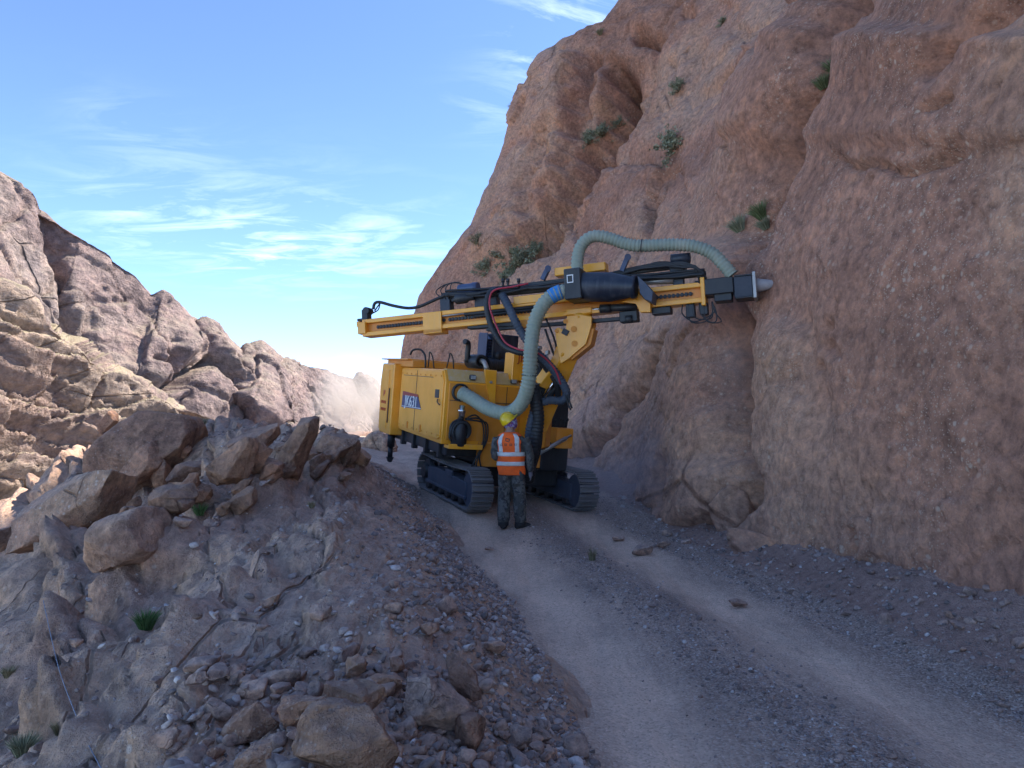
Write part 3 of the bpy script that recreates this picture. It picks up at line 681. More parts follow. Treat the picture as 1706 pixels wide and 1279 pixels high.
# ================================================================== mesh builder
class MB:
    def __init__(s): s.bm = bmesh.new()
    def _xf(s, vs, Rm, c):
        for v in vs: v.co = Vector(np.asarray(Rm) @ np.array(v.co) + np.asarray(c))
    def box(s, c, size, R=np.eye(3), bev=0.008, seg=1):
        g = bmesh.ops.create_cube(s.bm, size=1.0); vs = g['verts']
        for v in vs: v.co = Vector((v.co.x * size[0], v.co.y * size[1], v.co.z * size[2]))
        if bev > 0:
            es = list({e for v in vs for e in v.link_edges})
            r = bmesh.ops.bevel(s.bm, geom=es, offset=min(bev, min(size) * .3), segments=seg, affect='EDGES', profile=.5)
            vs = list({v for f in r['faces'] for v in f.verts} | {v for v in vs if v.is_valid})
        s._xf(vs, R, c); return s
    def span(s, lo, hi, bev=0.008, seg=1):
        lo, hi = np.array(lo, float), np.array(hi, float); return s.box((lo + hi) / 2, hi - lo, bev=bev, seg=seg)
    def bar(s, a, b, w, h, up=(0, 0, 1), bev=0.006):
        """box from a to b, w wide, h high"""
        a, b = np.array(a, float), np.array(b, float); e1 = (b - a); L = np.linalg.norm(e1); e1 /= L
        e2 = np.cross(np.array(up, float), e1); e2 /= np.linalg.norm(e2); e3 = np.cross(e1, e2)
        return s.box((a + b) / 2, (L, w, h), np.stack([e1, e2, e3], 1), bev)
    def prism(s, poly, axis_pts, bev=0.006):
        """poly: list of 3D points (planar), extruded by the vector axis_pts"""
        poly = [np.array(p, float) for p in poly]; e = np.array(axis_pts, float)
        a = [s.bm.verts.new(p) for p in poly]; b = [s.bm.verts.new(p + e) for p in poly]; n = len(a)
        fs = [s.bm.faces.new(a[::-1]), s.bm.faces.new(b)] + [s.bm.faces.new((a[i], a[(i + 1) % n], b[(i + 1) % n], b[i])) for i in range(n)]
        if bev > 0: bmesh.ops.bevel(s.bm, geom=list({e_ for f in fs for e_ in f.edges}), offset=bev, segments=1, affect='EDGES', profile=.5)
        return s
    def tube(s, pts, r, sides=10, rib=0.0, pitch=0.04, cap=True, smooth=True, rads=None):
        P = [np.array(p, float) for p in pts]
        if smooth and len(P) > 2:
            Q = []
            E = [2 * P[0] - P[1]] + P + [2 * P[-1] - P[-2]]
            for i in range(1, len(E) - 2):
                L = np.linalg.norm(E[i + 1] - E[i]); n = max(3, int(L / (.05 if not rib else pitch / 3)))
                for k in range(n):
                    t = k / n
                    Q.append(.5 * (2 * E[i] + (E[i + 1] - E[i - 1]) * t + (2 * E[i - 1] - 5 * E[i] + 4 * E[i + 1] - E[i + 2]) * t * t + (3 * E[i] - E[i - 1] - 3 * E[i + 1] + E[i + 2]) * t ** 3))
            Q.append(P[-1]); P = Q
        elif rib:
            Q = []
            for a, b in zip(P[:-1], P[1:]):
                n = max(2, int(np.linalg.norm(b - a) / (pitch / 3))); Q += [a + (b - a) * k / n for k in range(n)]
            P = Q + [P[-1]]
        n = len(P); T = np.gradient(np.array(P), axis=0); T /= np.maximum(np.linalg.norm(T, axis=1), 1e-9)[:, None]
        ref = np.array([0, 0, 1.]) if abs(T[0][2]) < .9 else np.array([1., 0, 0])
        u = np.cross(T[0], ref); u /= np.linalg.norm(u); rings = []; acc = 0
        for i in range(n):
            u = u - T[i] * (u @ T[i]); u /= np.linalg.norm(u); w = np.cross(T[i], u)
            if i: acc += np.linalg.norm(P[i] - P[i - 1])
            rr = r if rads is None else np.interp(i / (n - 1), np.linspace(0, 1, len(rads)), rads)
            if rib: rr = rr * (1 + rib * (.5 + .5 * math.cos(2 * math.pi * acc / pitch)) - rib * .5)
            rings.append([s.bm.verts.new(P[i] + rr * (math.cos(a) * u + math.sin(a) * w)) for a in np.linspace(0, 2 * math.pi, sides, endpoint=False)])
        for a, b in zip(rings[:-1], rings[1:]):
            for k in range(sides):
                f = s.bm.faces.new((a[k], a[(k + 1) % sides], b[(k + 1) % sides], b[k])); f.smooth = True
        if cap: s.bm.faces.new(rings[0][::-1]); s.bm.faces.new(rings[-1])
        return s
    def cyl(s, a, b, r, sides=20, r2=None):
        return s.tube([a, b], r, sides, smooth=False, rads=[r, r if r2 is None else r2])
    def lathe(s, a, b, prof, sides=24):
        """profile [(t along a->b, radius)]"""
        a, b = np.array(a, float), np.array(b, float); T = b - a; e = T / np.linalg.norm(T)
        ref = np.array([0, 0, 1.]) if abs(e[2]) < .9 else np.array([1., 0, 0]); u = np.cross(e, ref); u /= np.linalg.norm(u); w = np.cross(e, u)
        R = [[s.bm.verts.new(a + T * t + max(r, .001) * (math.cos(k) * u + math.sin(k) * w)) for k in np.linspace(0, 2 * math.pi, sides, endpoint=False)] for t, r in prof]
        for p, q in zip(R[:-1], R[1:]):
            for k in range(sides):
                f = s.bm.faces.new((p[k], p[(k + 1) % sides], q[(k + 1) % sides], q[k])); f.smooth = True
        s.bm.faces.new(R[0][::-1]); s.bm.faces.new(R[-1]); return s
    def ring(s, c, n, r, tr, sides=24, ts=8):
        c, n = np.array(c, float), np.array(n, float); n /= np.linalg.norm(n)
        ref = np.array([0, 0, 1.]) if abs(n[2]) < .9 else np.array([1., 0, 0]); u = np.cross(n, ref); u /= np.linalg.norm(u); w = np.cross(n, u)
        R = []
        for k in np.linspace(0, 2 * math.pi, sides, endpoint=False):
            d = math.cos(k) * u + math.sin(k) * w
            R.append([s.bm.verts.new(c + d * (r + tr * math.cos(q)) + n * tr * math.sin(q)) for q in np.linspace(0, 2 * math.pi, ts, endpoint=False)])
        for i in range(sides):
            a, b = R[i], R[(i + 1) % sides]
            for k in range(ts):
                f = s.bm.faces.new((a[k], a[(k + 1) % ts], b[(k + 1) % ts], b[k])); f.smooth = True
        return s
    def mesh(s, name):
        bmesh.ops.recalc_face_normals(s.bm, faces=s.bm.faces); me = bpy.data.meshes.new(name); s.bm.to_mesh(me); s.bm.free(); return me
    def build(s, name, mat, parent=None):
        return link_mesh(name, s.mesh(name), mat, parent, smooth=False)
def text_mesh(txt, size, extr=0.003):
    cu = bpy.data.curves.new('lettering', 'FONT'); cu.body = txt; cu.size = size; cu.extrude = extr; cu.align_x = 'CENTER'; cu.align_y = 'CENTER'
    o = bpy.data.objects.new('lettering', cu); COL.objects.link(o)
    me = bpy.data.meshes.new_from_object(o.evaluated_get(bpy.context.evaluated_depsgraph_get()))
    bpy.data.objects.remove(o, do_unlink=True); return me
def place_text(txt, size, c, ex, ey, mat, parent, name='lettering', bold=0.0, sx=1.0):
    me = text_mesh(txt, size)
    if bold: pass
    ex, ey = np.array(ex, float), np.array(ey, float); ex /= np.linalg.norm(ex); ey = ey - ex * (ex @ ey); ey /= np.linalg.norm(ey); ez = np.cross(ex, ey)
    for v in me.vertices: v.co = Vector(np.array(c) + ex * v.co.x * sx + ey * v.co.y + ez * v.co.z)
    me.materials.clear(); me.materials.append(mat)
    return link_mesh(name, me, None, parent, smooth=False)

# ================================================================== the drill rig
M['yellow'] = paint_mat('yellow_paint', (0.94, 0.375, 0.012), .4, dust=.16, dust_col=(.6, .45, .3), chips=.3, coat=.5)
M['yellow2'] = paint_mat('yellow_paint_beam', (0.95, 0.40, 0.015), .4, dust=.16, dust_col=(.6, .45, .3), chips=.4, coat=.5)
M['orange'] = paint_mat('orange_paint', (0.74, 0.26, 0.012), .5, dust=.2, dust_col=(.55, .4, .28), chips=.2, coat=.3)
M['hood'] = paint_mat('dusty_sky_sheen_hood', (0.60, 0.36, 0.10), .55, dust=1.0, dust_col=(.52, .42, .34))  # pale strip: dust, plus the sky's reflection put into the colour
M['black'] = paint_mat('black_steel', (0.016, 0.018, 0.022), .42, dust=.12, dust_col=(.2, .18, .18))
M['navy'] = paint_mat('dark_blue_paint', (0.012, 0.018, 0.034), .4, dust=.25, dust_col=(.2, .19, .2))
M['trackframe'] = paint_mat('track_frame_paint', (0.05, 0.066, 0.10), .55, dust=.35, dust_col=(.22, .2, .21))
M['shoe'] = paint_mat('track_steel', (0.22, 0.205, 0.20), .5, metal=.4, dust=.9, dust_col=(.27, .24, .24))
M['rubber'] = plain_mat('black_hose', (0.018, 0.019, 0.022), .55)
M['ribhose'] = paint_mat('ribbed_blue_hose', (0.035, 0.05, 0.075), .55, dust=.3, dust_col=(.2, .2, .22))
M['suction'] = paint_mat('grey_green_hose', (0.27, 0.31, 0.245), .6, dust=.6, dust_col=(.40, .375, .31))
M['blueband'] = plain_mat('blue_tape', (0.03, 0.22, 0.55), .5)
M['red'] = plain_mat('red_cable', (0.42, 0.03, 0.05), .5)
M['chrome'] = plain_mat('chrome', (0.75, 0.74, 0.72), .18, 1.0)
M['steel'] = paint_mat('bare_steel', (0.40, 0.39, 0.38), .4, metal=.7, dust=.4, dust_col=(.4, .37, .35))
M['white'] = plain_mat('white_print', (0.75, 0.75, 0.75), .5)
M['decalblue'] = plain_mat('decal_blue', (0.03, 0.05, 0.15), .4)
M['decalred'] = plain_mat('decal_red', (0.30, 0.03, 0.035), .4)
M['redprint'] = plain_mat('red_print', (0.45, 0.05, 0.02), .5)
M['darkprint'] = plain_mat('dark_print', (0.10, 0.05, 0.03), .6)
M['bluesteel'] = paint_mat('blue_steel', (0.03, 0.055, 0.13), .35, dust=.1)
M['dustycap'] = plain_mat('dusty_bit', (0.36, 0.33, 0.33), .9)
M['glass'] = plain_mat('lamp_glass', (0.30, 0.30, 0.29), .12)

rig = empty('drill_rig', MT); rig.rotation_mode = 'QUATERNION'; rig.rotation_quaternion = Matrix(MR.tolist()).to_quaternion()
tag(rig, 'yellow crawler drilling rig with long feed beam drilling into the cliff', 'drilling rig')
def wl_(p): return MR.T @ (np.asarray(p, float) - MT)
def wp(px, py, Y): return wl_(at(px, py, Y))
def mp_(px, py, ax, v):
    o = MR.T @ (np.array([0, 0, CAMZ]) - MT); d = MR.T @ (at(px, py, 10.) - np.array([0, 0, CAMZ])); return o + d * ((v - o[ax]) / d[ax])
ES = lambda a: np.eye(3)

# ---- crawlers
TG, TW, TL, TH = 1.14, .366, 2.82, .65
def shoe_mesh():
    b = MB(); b.span((-TW / 2, -.066, -.012), (TW / 2, .066, .012), .004)
    for yy in (-.045, .03): b.span((-TW / 2 + .004, yy - .009, .008), (TW / 2 - .004, yy + .009, .048), .004)
    return b.mesh('track_shoe')
SHOE = shoe_mesh(); SHOE.materials.append(M['shoe'])
for sx in (-1, 1):
    cxx = sx * (TG - TW / 2); inn = -sx
    b = MB(); r = TH / 2 - .045
    b.prism([(cxx - .13, -TL / 2 + .42, .17), (cxx - .13, TL / 2 - .5, .17), (cxx - .13, TL / 2 - .5, .44), (cxx - .13, .35, .47), (cxx - .13, -TL / 2 + .42, .42)], (.26, 0, 0), .012)
    b.span((cxx - .15, -TL / 2 + .40, .15), (cxx + .15, TL / 2 - .45, .20), .008)
    b.span((cxx + sx * .13 - .02, -.35, .40), (cxx + sx * .13 + .02, -.05, .52), .006)
    crawler = b.build('crawler', M['trackframe'], rig)
    b = MB(); b.cyl((cxx - .11, -TL / 2 + .325, TH / 2), (cxx + .11, -TL / 2 + .325, TH / 2), r - .01, 28); b.build('idler_wheel', M['trackframe'], crawler)
    b = MB(); b.cyl((cxx - .09, TL / 2 - .325, TH / 2), (cxx + .09, TL / 2 - .325, TH / 2), r - .05, 28)
    for k in range(16):
        a = k / 16 * 2 * math.pi; b.box((cxx, TL / 2 - .325 + (r - .04) * math.cos(a), TH / 2 + (r - .04) * math.sin(a)), (.06, .05, .05), rot3(0, a, 0), .006)
    b.cyl((cxx - .16, TL / 2 - .325, TH / 2), (cxx + .16, TL / 2 - .325, TH / 2), .13, 20); b.build('drive_sprocket', M['black'], crawler)
    for k in range(6):
        y = -TL / 2 + .62 + k * .33; b = MB(); b.cyl((cxx - .14, y, .115), (cxx + .14, y, .115), .075, 16); b.build('roller', M['black'], crawler)
    for y in (-.3, .45): b = MB(); b.cyl((cxx - .10, y, TH - .10), (cxx + .10, y, TH - .10), .06, 14); b.build('carrier_roller', M['black'], crawler)
    straight = TL - TH; arc = math.pi * (TH / 2 - .02); per = 2 * (straight + arc); n = 42
    for k in range(n):
        s = (k + .3) / n * per; R0 = TH / 2 - .02
        if s < straight: y, z, a = -straight / 2 + s, .02, math.pi
        elif s < straight + arc: q = (s - straight) / (TH / 2 - .02); y, z, a = straight / 2 + R0 * math.sin(q), TH / 2 - R0 * math.cos(q), math.pi - q
        elif s < 2 * straight + arc: y, z, a = straight / 2 - (s - straight - arc), TH - .02, 0
        else: q = (s - 2 * straight - arc) / (TH / 2 - .02); y, z, a = -straight / 2 - R0 * math.sin(q), TH / 2 + R0 * math.cos(q), -q + 2 * math.pi
        if abs(z - (TH - .02)) < 1e-6: z -= .03 * math.sin(math.pi * (y + straight / 2) / straight)
        o = bpy.data.objects.new('track_shoe', SHOE); COL.objects.link(o); o.parent = crawler
        o.location = (cxx, y, z)
        o.rotation_euler = (-a, 0, 0)
# ---- undercarriage and chassis
b = MB(); b.span((-.80, -.55, .30), (.80, .75, .62), .03); b.span((-.62, -.75, .60), (.62, .9, .80), .03); b.build('undercarriage', M['black'], rig)
b = MB(); b.span((-1.35, -.66, .80), (.85, 2.35, .99), .015)
for y in (-.4, .3, 1.0, 1.7): b.span((-1.40, y - .05, .74), (-1.30, y + .05, 1.03), .008)
b.build('chassis', M['black'], rig)
# ---- engine housing
b = MB(); b.prism([(-1.49, -.80, 1.0), (-1.49, -.80, 2.03), (-1.49, -.68, 2.19), (-1.49, 1.66, 2.19), (-1.49, 1.66, 1.03)], (1.84, 0, 0), .012)
house = b.build('engine_housing', M['yellow'], rig)
b = MB(); b.prism([(-1.512, -.76, 1.10), (-1.512, -.76, 2.02), (-1.512, -.66, 2.16), (-1.512, 1.60, 2.16), (-1.512, 1.60, 1.08), (-1.512, -.62, 1.06)], (.03, 0, 0), .006)
panel = b.build('side_panel', M['yellow'], rig); 
b = MB(); b.span((-1.516, -.25, 2.045), (-1.505, 1.45, 2.055), 0); b.build('seam', M['darkprint'], panel)
for y in (.25, 1.0):
    b = MB(); b.span((-1.535, y - .03, 1.10), (-1.505, y + .03, 1.22), .006); b.build('latch', M['orange'], panel)
b = MB(); b.span((-1.524, -.60, 1.72), (-1.505, -.42, 1.86), .005); hd = b.build('door_handle', M['black'], panel)
b = MB(); b.tube([(-1.53, -.60, 1.70), (-1.56, -.68, 1.66), (-1.54, -.74, 1.62)], .012, 8); b.build('latch_pin', M['darkprint'], hd)
for z_ in (1.13, 2.08):
    for y_ in np.linspace(-.66, 1.52, 9):
        b = MB(); b.cyl((-1.522, y_, z_), (-1.508, y_, z_), .014, 8); b.build('bolt', M['orange'], panel)
b = MB(); b.span((-1.517, .62, 1.09), (-1.507, .632, 2.15), 0); b.build('seam', M['darkprint'], panel)
# model plate
def sp(px, py, o=.0): return mp_(px, py, 0, -1.514 - o)
pl = [sp(672, 651), sp(696, 657), sp(701.5, 682), sp(669.5, 677.5)]
b = MB(); b.prism(pl, (-.008, 0, 0), 0); plate = b.build('model_plate', M['decalblue'], rig)
b = MB(); b.prism([sp(672, 651, .009), sp(696, 657, .009), sp(697, 661, .009), sp(671.5, 658.5, .009)], (-.003, 0, 0), 0); b.build('red_band', M['decalred'], plate)
b = MB(); b.prism([sp(669.8, 675.2, .009), sp(701.0, 679.8, .009), sp(701.4, 680.9, .009), sp(669.7, 676.1, .009)], (-.003, 0, 0), 0); b.build('white_line', M['white'], plate)
tcn = sp(684.5, 669, .013)
place_text('JK631', .27, tcn, sp(700, 672.2) - sp(672, 666.6), (0, 0, 1), M['white'], plate, 'lettering', sx=1.15)
# rear housing, proud of the side
b = MB(); b.prism([(-1.64, 1.70, .90), (-1.64, 1.70, 2.25), (-1.64, 2.52, 2.25), (-1.64, 2.60, 1.9), (-1.64, 2.52, .98), (-1.64, 2.42, .90)], (2.05, 0, 0), .02); rearh = b.build('rear_housing', M['yellow'], rig)
b = MB(); b.span((-1.654, 1.95, 1.0), (-1.638, 2.42, 2.12), .006); rp = b.build('rear_door', M['yellow'], rearh)
b = MB(); b.span((-1.660, 1.86, 1.12), (-1.642, 1.885, 1.78), 0); b.build('door_gap', M['darkprint'], rearh)
for (yy, zz, w, h) in [(2.2, 1.72, .12, .014), (2.17, 1.68, .05, .07), (2.24, 1.66, .02, .09)]:
    b = MB(); b.span((-1.660, yy - w / 2, zz - h / 2), (-1.652, yy + w / 2, zz + h / 2), 0); b.build('emblem_stroke', M['redprint'], rp)
for row, zz in enumerate((1.50, 1.36)):
    for q in range(5):
        yy = 2.36 - q * .075
        b = MB(); b.span((-1.660, yy - .024, zz - .03), (-1.652, yy - .016, zz + .03), 0); b.span((-1.660, yy - .03, zz + .012), (-1.652, yy + .02, zz + .020), 0)
        b.span((-1.660, yy + .004, zz - .03), (-1.652, yy + .010, zz + .025), 0); b.build('emblem_letter', M['redprint'], rp)
b = MB(); b.span((-1.52, .95, 2.20), (.1, 2.62, 2.33), .012); b.span((-1.60, 1.0, 2.325), (.15, 2.80, 2.35), .006); b.build('radiator_cover', M['orange'], rig)
# front: hood edge, pale with dust and painted sky sheen, face details
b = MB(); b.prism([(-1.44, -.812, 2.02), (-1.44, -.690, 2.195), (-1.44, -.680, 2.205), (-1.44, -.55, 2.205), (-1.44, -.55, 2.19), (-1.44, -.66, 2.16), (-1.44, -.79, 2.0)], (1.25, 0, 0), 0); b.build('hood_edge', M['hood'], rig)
b = MB(); b.span((-1.42, -.815, 1.07), (-.14, -.79, 1.98), .006); fpan = b.build('front_panel', M['orange'], rig)
b = MB(); b.span((-1.40, -.819, 1.700), (-.16, -.812, 1.712), 0); b.build('seam', M['darkprint'], fpan)
b = MB(); b.span((-.42, -.819, 1.12), (-.41, -.812, 1.98), 0); b.build('seam', M['darkprint'], fpan)
b = MB(); b.prism([(-.86, -.86, 2.24), (-.64, -.86, 2.24), (-.62, -.86, 1.50), (-.74, -.86, 1.50), (-.745, -.86, 1.82), (-.80, -.86, 1.98)], (0, .05, 0), .008); post = b.build('front_bracket', M['yellow'], rig)
b = MB(); b.cyl((-.74, -.865, 2.04), (-.74, -.89, 2.04), .022, 12); b.build('bolt', M['steel'], post)
b = MB(); b.span((-1.10, -.87, 2.05), (-.99, -.79, 2.14), .02); lamp = b.build('work_lamp', M['black'], rig)
b = MB(); b.span((-1.085, -.878, 2.065), (-1.005, -.868, 2.125), .006); b.build('lens', M['glass'], lamp)
b = MB(); b.span((-.36, -.85, 2.04), (-.26, -.77, 2.12), .02); lamp = b.build('work_lamp', M['black'], rig)
b = MB(); b.span((-.35, -.858, 2.05), (-.27, -.848, 2.11), .006); b.build('lens', M['glass'], lamp)
b = MB(); b.lathe((-1.24, -.79, 1.84), (-1.24, -.87, 1.84), [(0, .145), (1, .145), (1, .115), (.3, .11)], 26); b.build('hose_port', M['black'], rig)
b = MB(); b.lathe((-1.235, -.93, 1.40), (-1.225, -.93, 1.64), [(0, .055), (.55, .06), (.6, .07), (.7, .07), (.72, .052), (1, .048)], 18); b.build('filter_bowl', M['chrome'], rig)
b = MB()
for k in range(7):
    a = RNG.normal(0, .10, 3); b.ring((-1.22 + RNG.normal(0, .02), -.93 - .012 * k, 1.23 + RNG.normal(0, .02)), (a[0], 1, a[1]), .13 + .035 * RNG.random(), .016, 26, 6)
for k in range(3):
    dx = .1 * k; b.tube([(-1.16, -.92, 1.42), (-1.0 + dx * .5, -.95, 1.50 - .05 * k), (-.86 + dx * .4, -.95, 1.36), (-.82 + dx * .3, -.93, 1.10), (-.90 + dx * .2, -.92, .85), (-1.0 + dx, -.9, .62)], .013, 7)
b.tube([(-1.38, -.9, 1.3), (-1.40, -.93, 1.12), (-1.30, -.93, 1.0)], .015, 7)
b.build('coiled_hose', M['rubber'], rig)
b = MB(); b.lathe((-1.24, -.92, .98), (-1.24, -.92, 1.40), [(0, .10), (.05, .125), (.6, .13), (.9, .10), (1, .06)], 20); b.build('filter_canister', M['black'], rig)
b = MB(); b.span((-1.44, -1.02, .95), (-.86, -.80, 1.0), .01); b.span((-1.44, -1.03, .95), (-.86, -1.0, 1.03), .008); b.build('step', M['yellow'], rig)
b = MB(); b.span((-.86, -.84, .66), (.32, -.76, 1.06), .012); b.build('front_apron', M['orange'], rig)
b = MB(); b.span((-.36, -.84, 2.10), (-.02, -.50, 2.56), .012); jb = b.build('valve_box', M['yellow'], rig)
place_text('JK', .17, (-.20, -.846, 2.46), (1, 0, 0), (0, 0, 1), M['redprint'], jb, 'lettering')
# rear jack
jx, jy = -1.42, 2.30
b = MB(); b.cyl((jx, jy, .92), (jx, jy, .62), .075, 16); b.cyl((jx, jy, .62), (jx, jy, .42), .05, 14); b.prism([(jx - .07, jy - .05, .42), (jx + .07, jy - .05, .42), (jx + .03, jy - .05, .32), (jx - .03, jy - .05, .32)], (0, .1, 0), .006); b.build('support_jack', M['black'], rig)
# exhaust, intake and cooler on the roof
b = MB(); b.lathe((-.62, .42, 2.38), (-.58, -.02, 2.38), [(0, .10), (.03, .125), (.97, .125), (1, .115), (1, .085), (.6, .08)], 24); mf = b.build('muffler', M['black'], rig)
b = MB(); b.tube([(-.72, .30, 2.36), (-.735, .28, 2.50), (-.735, .27, 2.64), (-.76, .25, 2.70), (-.83, .22, 2.715)], .048, 14); b.build('exhaust_pipe', M['black'], mf)
b = MB(); b.tube([(-.58, .05, 2.40), (-.54, -.05, 2.37), (-.50, -.10, 2.25)], .045, 12); b.build('pipe_elbow', M['steel'], rig)
b = MB(); b.tube([(-.46, .05, 2.34), (-.02, .12, 2.36)], .115, 20, rib=.16, pitch=.05); ac = b.build('air_cleaner', M['rubber'], rig)
b = MB(); b.cyl((-.24, .08, 2.44), (-.24, .08, 2.58), .06, 14); b.build('inlet', M['rubber'], ac)
b = MB(); b.span((-.34, .12, 2.46), (.16, .60, 2.90), .01); cool = b.build('oil_cooler', M['navy'], rig)
for k in range(8):
    z = 2.50 + k * .05; b = MB(); b.box((-.40, .30, z), (.11, .36, .012), rot3(0, .35, 0), 0); b.build('slat', M['bluesteel'], cool)
b = MB(); b.span((-.462, .10, 2.46), (-.452, .50, 2.90), 0); b.build('grille_frame', M['bluesteel'], cool)
# wire loops on the roof
for (p0, p1, ptop, w) in [((700, 608), (722, 612), (684, 583), .5), ((713, 612), (723, 613), (716, 586), 0), ((744, 613), (756, 614), (750, 588), 0)]:
    A_, B_, T_ = mp_(*p0, 1, .6), mp_(*p1, 1, .5), mp_(*ptop, 1, .55)
    b = MB()
    if w: b.tube([mp_(684, 590, 1, .9), mp_(688, 583, 1, .8), mp_(700, 582, 1, .7), mp_(708, 592, 1, .6), mp_(709, 612, 1, .55)], .018, 8)
    else: b.tube([A_, A_ * .3 + T_ * .7, T_, B_ * .3 + T_ * .7 + [0.03, 0, 0], B_], .012, 7)
    b.build('roof_cable', M['rubber'], rig)
# control console on the cliff side
b = MB(); b.span((.46, -1.02, 1.02), (.78, -.62, 1.36), .012); cons = b.build('control_console', M['orange'], rig)
for k, x in enumerate((.50, .60, .68, .73)):
    b = MB(); b.tube([(x, -.85, 1.36), (x + .01, -.86, 1.46 + .03 * (k % 2))], .009, 6); b.lathe((x + .01, -.86, 1.44 + .03 * (k % 2)), (x + .012, -.86, 1.50 + .03 * (k % 2)), [(0, .008), (.5, .022), (1, .008)], 8); b.build('lever', M['black'], cons)
b = MB(); b.cyl((.10, -1.08, .92), (.62, -1.06, 1.20), .035, 12); b.cyl((.40, -1.07, 1.08), (.72, -1.05, 1.25), .02, 10); b.build('swing_cylinder', M['steel'], rig)
b = MB(); b.span((.28, -.86, .62), (.80, -.20, 1.10), .02); b.span((.30, -.8, 1.0), (.78, .9, 1.9), .02); b.build('boom_support', M['black'], rig)

# ---- boom and feed beam
BA, BB = at(603, 547, 12.6), at(1172, 486.5, 10.6)
def bY(px):
    k = (px - PCX) / FPX; t = (k * BA[1] - BA[0]) / ((BB - BA)[0] - k * (BB - BA)[1]); return BA[1] + t * (BB - BA)[1]
def bp(px, py, near=0.): return wp(px, py, bY(px) - near)
LA, LB = wl_(BA), wl_(BB); e1 = (LB - LA); BLEN = np.linalg.norm(e1); e1 /= BLEN
_up = MR.T @ np.array([0, 0, 1.]); e2 = np.cross(_up, e1); e2 /= np.linalg.norm(e2); e3 = np.cross(e1, e2)      # e2 points away from the viewer
BF = np.stack([e1, e2, e3], 1)
def bl(s, d, h): return LA + BF @ np.array([s, d, h])
def bbox(b, s0, s1, d0, d1, h0, h1, bev=.006): return b.box(bl((s0 + s1) / 2, (d0 + d1) / 2, (h0 + h1) / 2), (s1 - s0, d1 - d0, h1 - h0), BF, bev)
def sof(px):                                       # beam station under a photo column
    k = (px - PCX) / FPX; return BLEN * (k * BA[1] - BA[0]) / ((BB - BA)[0] - k * (BB - BA)[1])
b = MB(); bbox(b, 0, BLEN, .05, .21, -.12, .12, .004); beam = b.build('feed_beam', M['orange'], rig)
for h0, h1 in ((.075, .145), (-.145, -.075)):
    b = MB(); bbox(b, 0.02, BLEN, -.03, .25, h0, h1, .008); b.build('rail', M['yellow2'], beam)
b = MB(); bbox(b, -.05, .10, -.06, .27, -.10, .10, .008); bbox(b, -.08, -.02, -.04, .25, .03, .12, .006); b.build('end_cap', M['yellow2'], beam)
b = MB(); bbox(b, BLEN - .03, BLEN + .03, -.09, .30, -.20, .20, .008); b.build('end_plate', M['yellow2'], beam)
b = MB(); bbox(b, sof(706), sof(737), -.055, -.02, -.20, .14, .006); bbox(b, sof(706), sof(737), -.055, .2, -.21, -.14, .006); b.build('clamp_plate', M['yellow2'], beam)
b = MB(); bbox(b, sof(858), sof(925), -.05, .22, .11, .235, .008); b.build('guide_block', M['yellow2'], beam)
b = MB(); bbox(b, sof(868), sof(890), -.05, .2, -.26, -.14, .008); b.build('guide_foot', M['orange'], beam)
b = MB(); b.cyl(bl(sof(715), -.005, .06), bl(sof(774), -.005, .065), .017, 10); b.build('guide_rod', M['steel'], beam)
b = MB(); b.cyl(bl(sof(774), -.005, .05), bl(sof(900), -.005, .05), .028, 12); b.cyl(bl(sof(790), -.005, .0), bl(sof(895), -.005, .01), .02, 10); b.build('feed_hose', M['rubber'], beam)
for (p0, p1) in ((625, 740), (745, 905), (1092, 1156)):
    b = MB(); s0, s1 = sof(p0), sof(p1); n = int((s1 - s0) / .055)
    for k in range(n):
        s = s0 + (k + .5) * (s1 - s0) / n
        bbox(b, s - .018, s + .018, .015, .045, -.028, .028, .004)
        bbox(b, s - .030, s + .030, .022, .034, -.012, .012, 0)
    o = b.build('feed_chain', M['black'], beam); o['kind'] = 'stuff'
# left end: feed motor and its cable
b = MB(); b.box(bl(.05, .08, .24), (.12, .14, .17), BF, .012); b.cyl(bl(.08, .0, .30), bl(.08, .16, .30), .06, 14); b.box(bl(.02, .08, .15), (.2, .2, .04), BF, .006); mot = b.build('feed_motor', M['black'], rig)
b = MB(); b.tube([bp(622, 515), bp(624, 506), bp(632, 503), bp(655, 509), bp(680, 513), bp(700, 510), bp(725, 499), bp(745, 490)], .026, 9); b.tube([bp(624, 518), bp(628, 512), bp(634, 504)], .012, 7); b.tube([bp(620, 522), bp(630, 516), bp(633, 506)], .011, 7); b.build('cable', M['rubber'], rig)
# drill head carriage on the left part of the beam
b = MB(); bbox(b, sof(733), sof(750), .0, .16, .14, .40, .01); bbox(b, sof(752), sof(775), .0, .18, .28, .42, .012); bbox(b, sof(790), sof(828), .02, .16, .15, .45, .01); hc = b.build('rotation_head', M['navy'], rig)
b = MB(); b.lathe(bp(764, 483), bp(797, 479), [(0, .07), (.04, .085), (.7, .085), (.74, .095), (1, .09)], 20); b.build('motor', M['bluesteel'], hc)
b = MB(); b.lathe(bp(758, 498, .05), bp(790, 495, .05), [(0, .05), (.1, .09), (.6, .085), (.7, .05), (1, .05)], 16); b.build('swivel', M['black'], hc)
b = MB(); bbox(b, sof(733), sof(1150), .06, .14, .40, .455, .006); b.build('upper_rail', M['black'], rig)
b = MB(); b.cyl(bl(sof(750), .05, .335), bl(sof(1180), .05, .27), .042, 14); b.build('drill_rod', M['black'], rig)
for k in range(6):
    o0 = RNG.normal(0, 2.2); b = MB()
    pts = [bp(px, 492 - (px - 740) * .088 + o0 + RNG.normal(0, 2.0), .05 + .05 * RNG.random()) for px in range(742, 1180, 48)]
    b.tube(pts, .016 + .008 * RNG.random(), 7); b.build('hydraulic_line', M['rubber'], rig)
